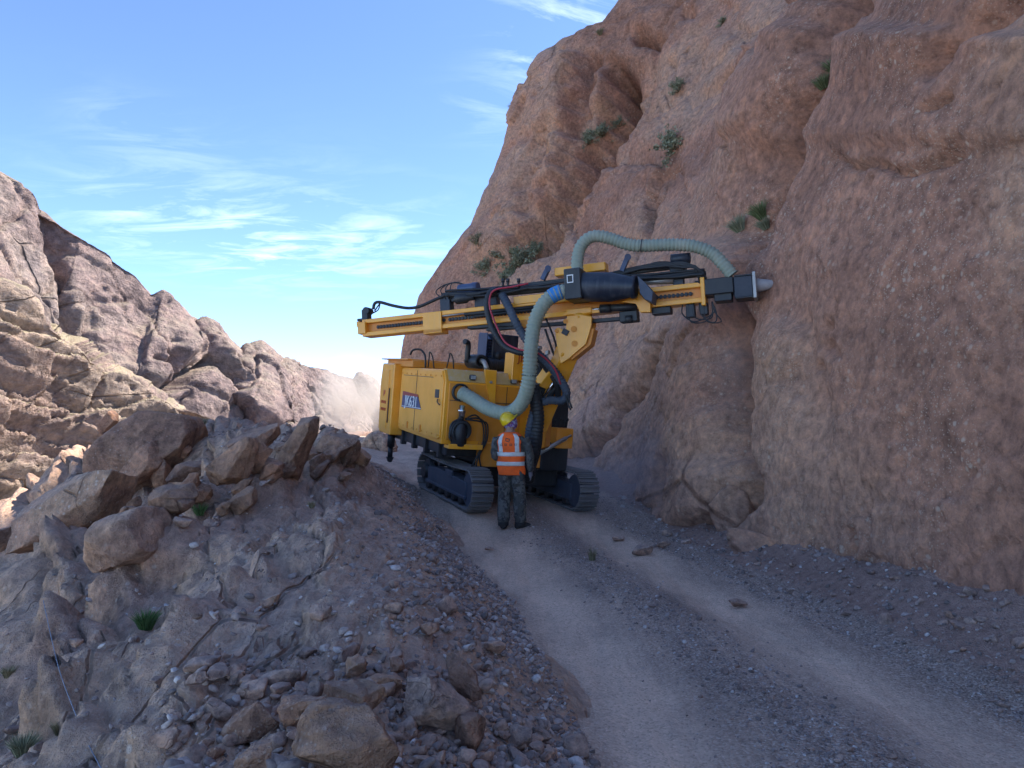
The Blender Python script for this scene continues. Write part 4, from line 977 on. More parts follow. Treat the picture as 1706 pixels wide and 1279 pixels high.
for k in range(4):
    b = MB(); x0 = 738 + 5 * k
    b.tube([bp(x0, 498), bp(x0 - 12 + 3 * k, 486 - 2 * k), bp(x0 + 4, 474 - 1.5 * k), bp(x0 + 26, 470 + 2 * k), bp(x0 + 34, 480)], .009, 6); b.build('cable_loop', M['rubber'], rig)
for px in (838, 846, 864):
    b = MB(); b.cyl(bp(px, 480, .1), bp(px, 466, .1), .02, 8); b.cyl(bp(px, 470, .1), bp(px, 464, .1), .03, 8); b.build('fitting', M['black'], rig)
# yellow box, levers and second motor on top
b = MB(); b.box((bp(922, 452) + bp(1008, 442)) / 2 + e2 * .14, (sof(1008) - sof(922), .22, .13), BF, .012); b.build('top_box', M['yellow2'], rig)
for (p0, p1) in (((904, 466), (913, 447)), ((1036, 452), (1046, 428))):
    b = MB(); b.bar(bp(*p0, -.02), bp(*p1, -.02), .09, .07); b.cyl(bp(*p1, .06), bp(*p1, -.10), .05, 12); b.build('hydraulic_lever', M['bluesteel'], rig)
b = MB(); bbox(b, sof(1120), sof(1146), .0, .2, .34, .50, .01); bbox(b, sof(1124), sof(1142), .02, .16, .13, .36, .008); b.cyl(bp(1118, 432), bp(1150, 429), .075, 16); b.build('clamp_motor', M['navy'], rig)
b = MB(); b.cyl(bl(sof(1060), .02, .26), bl(sof(1125), .02, .22), .05, 14); b.build('steel_sleeve', M['steel'], rig)
for k in range(9):
    b = MB(); j = RNG.normal(0, 3, 4)
    b.tube([bp(1020 + 2 * j[0], 458 + j[1]), bp(1060, 448 + j[1]), bp(1100, 441 + j[2], .08), bp(1135, 440 + j[3], .1), bp(1160 + j[0], 446 + j[1], .1), bp(1172 + 1.5 * j[2], 462 + j[3], .05), bp(1165 + 2 * j[1], 474, .0)], .011 + .006 * RNG.random(), 6); b.build('hydraulic_hose', M['rubber'], rig)
# dust separator drum in front of the beam
c0, c1 = bp(948, 478, .30), bp(1060, 478, .30)
b = MB(); b.lathe(c0, c1, [(0, .19), (.05, .215), (.62, .215), (.92, .15), (.94, .165), (1.0, .165), (1.0, .12)], 28); drum = b.build('separator_drum', M['navy'], rig)
b = MB(); b.box(c0 + e1 * .12, (.25, .47, .45), BF, .012); b.build('drum_flange', M['black'], drum)
fc = c0 + e1 * .09 - e2 * .24 + e3 * .07
b = MB(); b.box(fc, (.095, .006, .12), BF, 0); b.build('label_border', M['white'], drum)
b = MB(); b.box(fc - e2 * .002, (.07, .006, .09), BF, 0); b.build('label_field', M['black'], drum)
b = MB(); b.prism([bp(1062, 459, .42), bp(1074, 470, .42), bp(1088, 486, .42), bp(1086, 503, .42), bp(1074, 498, .42), bp(1066, 488, .42)], e2 * .34, .008); b.build('outlet_flap', M['trackframe'], drum)
b = MB(); b.prism([bp(1034, 503, .12), bp(1063, 487, .12), bp(1074, 500, .12), bp(1084, 505, .12), bp(1084, 520, .12), bp(1066, 520, .12), bp(1060, 505, .12)], e2 * .10, .008); b.build('drum_bracket', M['yellow2'], rig)
b = MB(); b.cyl(bp(1012, 513, .02), bp(1062, 511, .02), .055, 16); b.cyl(bp(1000, 514, .02), bp(1018, 513.5, .02), .065, 14); fcx = b.build('feed_cylinder', M['black'], rig)
b = MB(); b.cyl(bp(984, 515.5, .02), bp(1004, 514, .02), .022, 12); b.build('piston_rod', M['chrome'], fcx)
b = MB(); bbox(b, sof(1032), sof(1062), -.02, .18, -.32, -.16, .01); b.cyl(bp(1042, 532), bp(1054, 531), .06, 12); bbox(b, sof(1086), sof(1118), .0, .2, -.25, -.15, .01); b.build('cylinder_mount', M['black'], rig)
b = MB(); b.bar(bp(812, 549, -.1), bp(1036, 531, -.1), .10, .055, up=e3); b.bar(bp(782, 545, -.1), bp(862, 540, -.1), .16, .07, up=e3); b.build('slide_bar', M['black'], rig)
# right end: clamp, dust hood and bit against the rock
b = MB(); bbox(b, sof(1176), sof(1226), -.08, .26, -.06, .17, .012); bbox(b, sof(1192), sof(1222), -.04, .22, -.16, -.05, .01); b.cyl(bl(sof(1160), .08, .13), bl(sof(1222), .08, .10), .06, 14); b.build('rod_clamp', M['black'], rig)
b = MB(); bbox(b, sof(1226), sof(1258), -.07, .25, -.14, .16, .012); hood = b.build('dust_hood', M['navy'], rig)
b = MB(); bbox(b, sof(1258), sof(1264), -.10, .28, -.17, .20, .008); b.build('hood_rim', M['steel'], hood)
b = MB(); bbox(b, sof(1228), sof(1258), -.085, .26, .155, .175, .004); bbox(b, sof(1228), sof(1258), -.085, .26, -.155, -.135, .004); b.build('hood_flange', M['black'], hood)
b = MB(); b.lathe(bl(sof(1262), .09, .03), bl(sof(1300), .09, .02), [(0, .10), (.3, .085), (.6, .07), (1, .03)], 18); b.build('drill_bit', M['dustycap'], rig)
for k in range(5):
    b = MB(); j = RNG.normal(0, 3, 4); x = 1142 + 9 * k
    b.tube([bp(x - 4, 505), bp(x - 4 + j[0], 522), bp(x + 8 + j[1], 536 + j[2]), bp(x + 24, 535 + j[2]), bp(1190 + j[3], 520), bp(1186, 502)], .009, 6); b.build('hose_loop', M['rubber'], rig)
b = MB(); bbox(b, sof(1143), sof(1158), .0, .15, -.34, -.15, .01); bbox(b, sof(1166), sof(1180), .0, .15, -.32, -.15, .01); b.build('lower_jaw', M['black'], rig)
# boom knuckle plates under the beam
kn = [(944, 526), (970, 524), (986, 527), (985, 540), (981, 556), (976, 573), (962, 584), (948, 597), (934, 606), (929, 581), (925, 556), (926, 547), (931, 545), (936, 550), (944, 548)]
b = MB(); b.prism([bp(x, y, .06) for x, y in kn], e2 * .05, .008); kk = b.build('boom_knuckle', M['yellow2'], rig)
b = MB(); b.prism([bp(x, y, .06) + e2 * .24 for x, y in kn], e2 * .05, .008); b.build('knuckle_plate', M['orange'], kk)
b = MB(); b.box((bp(965, 519) + e2 * .1), (.40, .30, .09), BF, .01); b.cyl(bp(966, 522) + e2 * .1, bp(966, 530) + e2 * .1, .16, 22); b.build('turntable', M['yellow2'], kk)
for (x, y, r) in ((942, 535, .035), (956, 548, .045), (957, 572, .045), (927, 551, .028)):
    b = MB(); b.cyl(bp(x, y, .085), bp(x, y, .04), r, 16); b.build('pin', M['orange'], kk)
b = MB(); b.box(bp(942, 553, .068), (.10, .03, .085), BF @ rot3(0, 0, .6), .004); b.build('slot', M['black'], kk)
b = MB(); b.prism([bp(948, 590) + e2 * .0, bp(978, 568), bp(984, 545), bp(990, 548), bp(984, 574), bp(952, 600)], e2 * .24, .008); b.build('knuckle_rib', M['orange'], kk)
b = MB(); b.bar(wp(946, 584, 11.42), wp(893, 712, 12.05), .26, .30, up=(1, 0, 0), bev=.02); arm = b.build('boom_arm', M['yellow'], rig)
b = MB(); b.bar(wp(920, 614, 11.38), wp(901, 640, 11.5), .20, .16, up=(1, 0, 0), bev=.012); b.build('arm_cover', M['yellow2'], arm)
b = MB(); b.cyl(wp(928, 628, 11.4), wp(905, 662, 11.5), .022, 12); lc = b.build('lift_cylinder', M['chrome'], rig)
b = MB(); b.cyl(wp(935, 630, 11.5), wp(908, 672, 11.65), .05, 14); b.cyl(wp(930, 624, 11.4), wp(934, 634, 11.45), .045, 10); b.build('barrel', M['black'], lc)
b = MB(); b.prism([wp(893, 690, 12.0), wp(912, 690, 11.95), wp(908, 745, 12.1), wp(889, 750, 12.1)], MR.T @ np.array([.1, .35, 0]), .012); b.build('boom_foot', M['orange'], rig)
b = MB(); b.bar(wp(936, 560, 11.5), wp(941, 585, 11.5), .05, .05, up=(1, 0, 0)); b.bar(wp(908, 548, 11.5), wp(926, 600, 11.5), .03, .03, up=(1, 0, 0)); b.build('linkage', M['black'], rig)
# ---- hoses
b = MB(); b.tube([bp(1220, 458, .02), bp(1205, 440, .04), bp(1185, 421, .06), bp(1155, 410, .1), bp(1120, 407.5, .12), bp(1080, 409, .15), bp(1050, 408, .18), bp(1022, 399, .2), bp(1000, 393.5, .24), bp(982, 396, .26), bp(968, 410, .28), bp(962, 432, .3), bp(962, 456, .3)],
              .088, 18, rib=.24, pitch=.055); sh = b.build('suction_hose', M['suction'], rig)
b = MB(); b.ring(bp(1069, 409, .16), bp(1078, 409, .15) - bp(1058, 408, .17), .093, .008, 20, 6); b.build('hose_clamp', M['black'], sh)
b = MB(); b.tube([bp(950, 484, .34), bp(936, 486, .40), bp(918, 494, .44), bp(902, 512, .46), bp(890, 540, .46), wp(885, 575, 11.02), wp(883, 610, 11.06), wp(880, 640, 11.12), wp(871, 668, 11.28), wp(856, 684, 11.42), wp(838, 688, 11.52), wp(812, 680, 11.68), wp(788, 665, 11.86), (-1.24, -.85, 1.84)],
              .105, 18, rib=.20, pitch=.055); sh = b.build('suction_hose', M['suction'], rig)
b = MB(); b.tube([bp(935, 486, .40), bp(926, 489.5, .42), bp(917, 494.5, .44)], .113, 18); b.build('blue_tape', M['blueband'], sh)
b = MB(); b.ring(wp(882, 625, 11.09), (0, 0, 1), .112, .009, 20, 6); b.build('hose_clamp', M['black'], sh)
b = MB(); b.tube([bp(837, 492, .12), bp(846, 508, .2), bp(858, 534, .24), bp(870, 556, .2), wp(890, 582, 11.3), wp(915, 608, 11.25), wp(936, 636, 11.3), wp(944, 656, 11.35), wp(936, 667, 11.4), wp(915, 667, 11.5), wp(895, 676, 11.5), wp(884, 705, 11.5), wp(880, 745, 11.6), wp(884, 790, 11.9)], .062, 14, rib=.22, pitch=.05); b.build('ribbed_hose', M['ribhose'], rig)
b = MB(); b.tube([bp(828, 482, .1), bp(815, 490, .2), bp(811, 508, .22), bp(815, 532, .22), bp(824, 554, .22), bp(840, 576, .22), wp(862, 586, 11.35), wp(890, 592, 11.3), wp(912, 616, 11.35), wp(928, 640, 11.4), wp(930, 668, 11.6)], .048, 12, rib=.16, pitch=.05); b.build('ribbed_hose', M['rubber'], rig)
b = MB(); b.tube([bp(880, 472, .18), bp(850, 478, .24), bp(826, 482, .28), bp(817, 492, .3), bp(816, 512, .3), bp(828, 545, .3), bp(842, 570, .3), wp(865, 582, 11.22), wp(892, 586, 11.15), wp(912, 600, 11.18), wp(926, 618, 11.2), wp(934, 640, 11.25)], .014, 8); b.build('red_cable', M['red'], rig)
b = MB(); b.tube([wp(888, 640, 11.4), wp(892, 665, 11.45), wp(896, 700, 11.5), wp(890, 740, 11.55), wp(882, 775, 11.7), wp(880, 800, 11.9)], .10, 14, rib=.16, pitch=.055); b.build('ribbed_hose', M['rubber'], rig)
b = MB(); b.tube([wp(944, 640, 11.3), wp(948, 665, 11.3), wp(953, 680, 11.3)], .014, 6); b.tube([wp(942, 655, 11.3), wp(946, 672, 11.3), wp(951, 683, 11.3)], .012, 6); b.tube([bp(860, 535, .1), bp(880, 560, .0), wp(905, 600, 11.5), wp(918, 650, 11.6)], .02, 7); b.tube([bp(905, 520, 0.), wp(925, 570, 11.5), wp(932, 620, 11.6)], .016, 7); b.build('cable', M['rubber'], rig)
for k in range(7):
    j = RNG.normal(0, 5, 6); b = MB()
    b.tube([wp(892 + j[0], 600 + j[1], 11.6), wp(900 + j[2], 640, 11.6), wp(890 + j[3], 690, 11.7), wp(896 + j[4], 740, 11.75), wp(884 + j[5], 785, 11.95)], .02 + .01 * RNG.random(), 7); b.build('hydraulic_hose', M['rubber'], rig)
b = MB()
for k in range(14):
    q = RNG.normal(0, 1, 3); b.box(wp(898 + 4 * q[0], 605 + 14 * q[1], 11.7 + .08 * q[2]), (.06 + .05 * RNG.random(), .06, .06), rot3(q[0], q[1], 0), .006)
b.build('valve_block', M['steel'], rig)
# ================================================================== rocks
def ico(sub):
    bm = bmesh.new(); bmesh.ops.create_icosphere(bm, subdivisions=sub, radius=1.0)
    V = np.array([v.co for v in bm.verts]); F = np.array([[v.index for v in f.verts] for f in bm.faces]); bm.free(); return V, F
ICO = {k: ico(k) for k in (1, 2, 3, 4, 5)}
def rock_shape(seed, sub=3, cuts=14, lo=.58, hi=.92, noise=.05, soft=.96, box=3.2):
    r = np.random.default_rng(seed); V, F = ICO[sub]; V = V / ((np.abs(V) ** box).sum(1) ** (1 / box))[:, None] * .9
    for _ in range(cuts):
        n = r.normal(size=3); n /= np.linalg.norm(n); d = r.uniform(lo, hi)
        V -= n * (np.maximum(V @ n - d, 0) * soft)[:, None]
    if noise:
        N = V / np.linalg.norm(V, axis=1)[:, None]
        V = V + N * (noise * 1.6 * fbm(V * 1.3 + seed, 3, seed % 50) + noise * .7 * fbm(V * 4 + seed, 3, seed % 37, .6))[:, None]
    e = np.abs(V).max(0); return V / e, F
def boulder(name, label, cx, cy, lng, sht, ang, surf, seed, mat='boulder', group=None, cat='boulder', depth=.8, sub=5, cuts=16, lo=.6, hi=.95, noise=.05, sink=.12, Y=None, yaw=0.0, box=3.2):
    """one boulder: centre and size as seen, set down on the ground it rests on"""
    h = .5 * (abs(lng * math.sin(math.radians(ang))) + abs(sht * math.cos(math.radians(ang))))
    p = surf(cx, cy + h * .8) if Y is None else at(cx, cy, Y)
    Yc = p[1] if Y is None else Y
    k = Yc / FPX; c = at(cx, cy + sink * sht, Yc)
    V, F = rock_shape(seed, sub, cuts, lo, hi, noise, box=box)
    V = V * [.5 * lng * k, .5 * math.sqrt(lng * sht) * k * depth, .5 * sht * k]
    a = math.radians(ang); R = np.array([[math.cos(a), 0, -math.sin(a)], [0, 1, 0], [math.sin(a), 0, math.cos(a)]])
    V = V @ R.T
    V = V + (V / np.linalg.norm(V, axis=1)[:, None]) * (.018 * fbm((V + c) * 5, 4, 9, .6) + .009 * fbm((V + c) * 16, 3, 12, .6))[:, None]
    o = link_mesh(name, np_mesh(name, V, F), M[mat]); o.location = c
    tag(o, label, cat, group); return o
G1 = 'boulders along the crest of the rock bank'
for i, a in enumerate([
    ('largest brown boulder standing against the mountain on the bank crest', 252, 712, 190, 130, 33, 16.0),
    ('long brown rock rib running down left below the largest boulder', 110, 812, 270, 120, 38, 15.2),
    ('small sunlit knob of rock at the left shoulder of the largest boulder', 178, 703, 52, 34, 40, 16.8),
    ('tan wedge of rock with rusty lower end, just below the largest boulder', 240, 768, 128, 56, 36, 13.6),
    ('upright purplish stone right of the rusty wedge', 268, 781, 66, 40, 62, 12.6),
    ('flat slab of stone lying on top of the oval boulder', 318, 778, 76, 34, 18, 12.6),
    ('smooth oval brown boulder under the flat slab', 290, 820, 78, 52, 8, 12.0),
    ('small stone wedged above the flat slab on the bank', 302, 750, 44, 28, 20, 13.3),
    ('large squat brown boulder half sunk in the left slope', 215, 868, 140, 100, 22, 10.6),
    ('pale topped square block sitting on the slope below the oval boulder', 298, 918, 64, 54, 28, 9.2),
    ('dark angular rock behind the leaning spire stone', 392, 762, 108, 62, 46, 12.3),
    ('leaning spire shaped stone with rounded dark top on the crest', 491, 738, 132, 58, 54, 11.8),
    ('dark jagged rock left of the leaning spire on the skyline', 434, 722, 92, 52, 32, 12.9),
    ('dark broken rock capping the bank nearest the rig', 562, 735, 84, 46, 12, 11.4),
    ('small dark rock at the right tip of the bank beside the road', 598, 752, 44, 30, -20, 11.6),
    ('pale upright slab at the left edge of the picture', 8, 886, 34, 66, 5, 14.0)]):
    boulder('boulder', a[0], *a[1:6], on_spur, 300 + i, group=G1, depth=1.1 if i < 17 else 1.6, cuts=20 if i not in (0, 6, 8) else 12, noise=.035, lo=.48 if i not in (0, 6, 8) else .66, hi=.9, sink=.34 if i in (0, 1, 8) else .20, box=4.5 if i not in (0, 6, 8) else 2.8, mat='spur' if i in (1, 8) else 'boulder')
r_ = np.random.default_rng(77)
for i in range(46):     # smaller broken blocks wedged between them
    t_ = r_.random(); cx = 90 + 500 * t_; base = np.interp(cx, [90, 180, 250, 340, 460, 560, 600], [840, 760, 730, 735, 735, 735, 755])
    cy = base + r_.uniform(5, 120) * (1 if cx < 420 else .45); sz = r_.uniform(16, 46) * (1.1 if cy > base + 50 else .9)
    boulder('rock', 'small angular block wedged among the larger boulders of the bank crest', cx, cy, sz * r_.uniform(1.0, 1.6), sz * .75, r_.uniform(15, 60), on_spur, 1400 + i, group='small blocks wedged in the bank crest', cat='rock', sub=4, cuts=18, lo=.5, hi=.9, noise=.04, sink=.25, depth=1.0, box=4.0)
G2 = 'broken rocks in the foreground rubble'
for i, a in enumerate([
    ('largest pale faceted block at the bottom edge of the picture', 590, 1240, 190, 128, -8, .72, 2.85),
    ('grey wedge shaped block behind the largest foreground block', 722, 1172, 132, 84, -18, .7, 3.45),
    ('reddish slanting rock right of the grey wedge block', 772, 1126, 88, 46, -52, .7, 3.75),
    ('dark rock between the largest block and the grey wedge block', 590, 1165, 108, 66, -12, .7, 3.3),
    ('reddish brown rock left of the largest foreground block', 500, 1182, 90, 52, 22, .6, 3.2),
    ('grey rock with orange stained left corner in the rubble', 415, 1202, 104, 58, 24, .6, 3.15),
    ('brown rock at bottom edge left of the largest block', 432, 1258, 74, 56, 35, .6, 2.9),
    ('pale rounded stone at right of the foreground rubble', 863, 1226, 46, 44, 0, .9, 3.15),
    ('dark upright rock left of the pale rounded stone', 785, 1220, 48, 68, 0, .9, 3.1),
    ('small grey stone right of the pale rounded stone', 900, 1225, 36, 26, 0, .9, 3.2),
    ('brownish stone above the dark rock in the rubble', 593, 1112, 42, 36, 20, .9, 3.75),
    ('small dark cube shaped stone behind the grey wedge block', 661, 1108, 30, 30, 60, .9, 3.8),
    ('flat dark slab lying behind the grey wedge block', 636, 1136, 66, 22, -4, .9, 3.55),
    ('small ochre rock at the bottom left of the rubble', 358, 1256, 34, 28, 0, .9, 2.95),
    ('round purplish stone behind the pale rounded stone', 836, 1213, 30, 30, 0, .9, 3.25),
    ('reddish stone in the rubble above the slanting rock', 716, 1049, 34, 26, 0, .9, 4.3),
    ('light grey flat stone at the rubble edge by the road', 826, 1076, 42, 26, 5, .9, 4.25),
    ('white stone poking out of the slope in the rubble seam', 450, 1000, 34, 20, 10, .9, 4.9),
    ('bluish white stone in the rubble seam', 535, 1020, 32, 24, 0, .9, 4.6)]):
    boulder('rock', a[0], a[1], a[2], a[3], a[4], a[5], on_spur, 500 + i, mat='stone' if i in (1, 7, 9, 14, 16, 17, 18) else 'boulder', group=G2, cat='rock', depth=a[6], cuts=16, lo=.5, hi=.85, noise=.03, sink=.0, sub=5 if i < 7 else 4, box=4.0)
G3 = 'single stones lying on the road'
for i, a in enumerate([('pale angular stone lying on the road before the cliff foot', 1068, 916, 36, 22, 0), ('smaller pale stone right of the pale angular stone', 1106, 907, 24, 12, 10),
                       ('dark flat stone on the right wheel track', 1228, 1005, 30, 12, 0), ('dark small stone between the pale angular stone and the rig', 1031, 898, 22, 10, 0), ('dark pebble on the left wheel track', 815, 914, 16, 6, 0)]):
    boulder('stone', a[0], *a[1:6], on_road, 700 + i, mat='stone', group=G3, cat='stone', sub=4, cuts=16, lo=.5, hi=.85, sink=-.05)
for i, a in enumerate([('mauve rock outcrop at the right edge below the wall', 1672, 990, 190, 190, 40, 6.6, 'cliff'), ('low crumbly rock step at the foot of the wall, lower right', 1640, 1060, 120, 70, 10, 6.0, 'cliff'),
                       ('rounded foot of rock below the main crack', 1225, 850, 70, 120, 20, 10.5, 'cliff'), ('low mauve hump of rubble at the wall foot right of the crack', 1290, 915, 170, 60, -20, 9.3, 'cliff')]):
    boulder('outcrop', a[0], *a[1:6], on_road, 760 + i, mat=a[7], group='outcrops at the foot of the wall', cat='outcrop', Y=a[6], depth=.8, cuts=12, lo=.65)
# mound far up the road, beside the rig's rear
boulder('mound', 'dark mound of rubble beside the road behind the rig', 618, 745, 90, 60, 25, on_road, 801, mat='spur', cat='mound', Y=24, sub=5, cuts=8, noise=.09)

# ---- loose stones
SM = []
for k in range(14):
    V, F = rock_shape(900 + k, 3, 15, .40, .80, .02, soft=1.0); me = np_mesh('loose_stone', V * [1, .85, .65], F); me.materials.append(M['stone']); SM.append(me)
pts, siz, zone = [], [], []
def scatter(n, fn, zn):
    r = np.random.default_rng(n + zn)
    X, Y, S = fn(r, n); Z = spur_z(X, Y) if zn in (0, 3) else road_z(X, Y)
    if zn == 0:
        on = X > edge_x(Y) + .25; Z = np.maximum(Z, np.where(X > edge_x(Y) - .75, road_z(X, Y), -99))
    pts.append(np.stack([X, Y, Z], -1)); siz.append(S); zone.append(np.full(n, zn))
def f_bank(r, n):
    Y = 2.2 + 12 * r.random(n) ** 2.0; w = np.clip(np.abs(r.normal(0, .55, n)) - .15, -.3, 2.0)
    return edge_x(Y) - w, Y, np.minimum(.004 + .0058 * r.gamma(1.3, 1, n), .06) * (1 + .5 * np.exp(-((w - .7) / .5) ** 2))
def f_heap(r, n):
    Y = r.uniform(2.3, 3.9, n); return edge_x(Y) - r.uniform(-.05, 1.8, n), Y, np.minimum(.006 + .02 * r.gamma(.8, 1, n), .10)
def f_mid(r, n):
    Y = 3 + 14 * r.random(n) ** 1.5; return track_x(Y) + .80 + r.normal(0, .2, n), Y, .0035 + .0032 * r.gamma(1.5, 1, n)
def f_right(r, n):
    Y = 3 + 11 * r.random(n) ** 1.3; return track_x(Y) + 1.58 + .45 + np.abs(r.normal(0, .4, n)), Y, .004 + .0042 * r.gamma(1.4, 1, n)
def f_talus(r, n):
    Y = 4 + 10 * r.random(n); return foot_x(Y) - r.uniform(-.05, .8, n), Y, np.minimum(.006 + .009 * r.gamma(1.3, 1, n), .08)
def f_slope(r, n):
    Y = 3 + 12 * r.random(n) ** 1.4; return edge_x(Y) - 1.4 - np.abs(r.normal(0, 1.6, n)), Y, .006 + .009 * r.gamma(1.4, 1, n)
scatter(9500, f_bank, 0); scatter(1200, f_heap, 0); scatter(6000, f_mid, 1); scatter(3000, f_right, 1); scatter(1100, f_talus, 2); scatter(900, f_slope, 3)
pts, siz, zone = np.concatenate(pts), np.concatenate(siz), np.concatenate(zone)
px_, py_, dp_ = project(pts); vis = siz / dp_; inside = (px_ > 10) & (px_ < 1700) & (py_ > 600) & (py_ < 1275)
order = np.argsort(-np.where(inside, vis, 0)); big = []
cap = {0: 190, 1: 40, 2: 45, 3: 20}; used = {0: 0, 1: 0, 2: 0, 3: 0}
for i in order:
    zn = int(zone[i])
    if vis[i] * FPX * 2 < 7 or not inside[i]: break
    if used[zn] < cap[zn]: used[zn] += 1; big.append(i)
LBL = {0: ('small loose stone in the rubble along the left road edge', 'loose stones along the left road edge'), 1: ('pebble in the gravel strip on the road', 'larger pebbles on the road'),
       2: ('loose stone in the debris at the foot of the wall', 'loose stones at the wall foot'), 3: ('loose stone on the bare rock slope of the bank', 'loose stones on the slope')}
for i in big:
    o = bpy.data.objects.new('loose_stone', SM[int(i) % len(SM)]); COL.objects.link(o); s = float(siz[i])
    o.location = pts[i] + [0, 0, s * .22]; o.scale = (s * RNG.uniform(.85, 1.25), s * RNG.uniform(.8, 1.1), s * RNG.uniform(.7, 1.1)); o.rotation_euler = tuple(RNG.uniform(-.5, .5, 2)) + (RNG.uniform(0, 6.28),)
    tag(o, LBL[int(zone[i])][0], 'stone', LBL[int(zone[i])][1])
rest = np.setdiff1d(np.arange(len(pts)), np.array(big))
def stone_mass(name, label, idx, sub):
    V0, F0 = ICO[sub]; n = len(idx); r = np.random.default_rng(5)
    base = np.stack([rock_shape(1000 + k, sub, 9, .45, .85, 0)[0] for k in range(24)])
    B = base[r.integers(0, 24, n)] * r.uniform(.7, 1.2, (n, 1, 3)) * siz[idx][:, None, None] * [1, .9, .7]
    a = r.uniform(0, 6.28, n); c, s = np.cos(a), np.sin(a)
    X = B[..., 0] * c[:, None] - B[..., 1] * s[:, None]; Yy = B[..., 0] * s[:, None] + B[..., 1] * c[:, None]
    t = r.normal(0, .35, n); Z = B[..., 2] + X * np.sin(t)[:, None]
    P = np.stack([X, Yy, Z], -1) + pts[idx][:, None, :] + np.array([0, 0, 1]) * (siz[idx] * .2)[:, None, None]
    F = (F0[None] + (np.arange(n) * len(V0))[:, None, None]).reshape(-1, 3)
    shade = np.repeat(r.random(n), len(V0))
    o = link_mesh(name, np_mesh(name, P.reshape(-1, 3), F, {'shade': shade}), M['gravel'], smooth=False); tag(o, label, kind='stuff'); return o
m, nt, b_ = new_mat('gravel_mass'); q = NT(nt)
c = q.ramp(q.attr('shade'), [(0, (.17, .13, .115)), (.4, (.29, .22, .195)), (.7, (.37, .275, .235)), (.9, (.45, .365, .33)), (1, (.60, .53, .49))])
nt.links.new(q.mix(1.0, c, q.ramp(q.noise(60, 4, .6), [(.3, (.75, .75, .75)), (.7, (1.25, 1.25, 1.25))]), 'MULTIPLY'), b_.inputs['Base Color']); b_.inputs['Roughness'].default_value = .95
M['gravel'] = m
near = rest[siz[rest] / dp_[rest] * FPX > 4.0]; farr = np.setdiff1d(rest, near)
stone_mass('rubble', 'grey brown rubble lying along the bank and wall foot', near, 2)
stone_mass('gravel', 'fine grey gravel spread over the road and its edges', farr, 1)

# ================================================================== plants
def leaf_mat(name, a, b2, c2):
    m, nt, b = new_mat(name); t = NT(nt)
    nt.links.new(t.ramp(t.attr('shade'), [(0, a), (.5, b2), (1, c2)]), b.inputs['Base Color']); b.inputs['Roughness'].default_value = .8
    return m
M['sage'] = leaf_mat('sage_leaf', (.15, .16, .09), (.24, .25, .15), (.36, .34, .23))
M['green'] = leaf_mat('green_leaf', (.10, .125, .05), (.17, .21, .085), (.27, .28, .14))
M['bright'] = leaf_mat('bright_leaf', (.04, .09, .02), (.075, .15, .04), (.13, .21, .08))
M['dry'] = leaf_mat('dry_leaf', (.16, .13, .07), (.26, .22, .12), (.35, .30, .18))
def tuft(name, label, p, n_, r, mat, blades=260, h=1.0, seed=0, group='plants growing in the rock', droop=.5, spread=.75):
    """tussock: thin tapering blades bending outwards from one root"""
    rg = np.random.default_rng(seed); n = blades
    up = np.array([0, 0, 1.]) * .75 + np.array(n_) * .5; up /= np.linalg.norm(up)
    t1 = np.cross(up, [1, 0, .01]); t1 /= np.linalg.norm(t1); t2 = np.cross(up, t1)
    az = rg.uniform(0, 6.283, n); ln = r * h * rg.uniform(.55, 1.25, n); sp_ = spread * np.sqrt(rg.random(n)) * 1.2
    out = np.cos(az)[:, None] * t1 + np.sin(az)[:, None] * t2
    root = out * (r * .35 * rg.random(n))[:, None]
    d0 = up + out * sp_[:, None] * .6; d0 /= np.linalg.norm(d0, axis=1)[:, None]
    d1 = d0 + out * (droop * sp_)[:, None] - np.array([0, 0, 1]) * (droop * .4 * rg.random(n))[:, None]; d1 /= np.linalg.norm(d1, axis=1)[:, None]
    side = np.cross(d0, rg.normal(size=(n, 3))); side /= np.linalg.norm(side, axis=1)[:, None]; w = (r * .035 * rg.uniform(.6, 1.4, n))[:, None]
    a = root; m_ = a + d0 * (ln * .55)[:, None]; e = m_ + d1 * (ln * .55)[:, None]
    V = np.stack([a - side * w, a + side * w, m_ + side * w * .8, m_ - side * w * .8, e], 1).reshape(-1, 3)
    k = np.arange(n)[:, None] * 5
    F = np.concatenate([np.stack([k + 0, k + 1, k + 2], -1), np.stack([k + 0, k + 2, k + 3], -1), np.stack([k + 3, k + 2, k + 4], -1)]).reshape(-1, 3)
    o = link_mesh(name, np_mesh(name, V, F, {'shade': np.repeat(rg.random(n), 5)}), M[mat], smooth=False); o.location = np.array(p) - np.array(n_) * r * .08
    tag(o, label, 'plant', group); return o
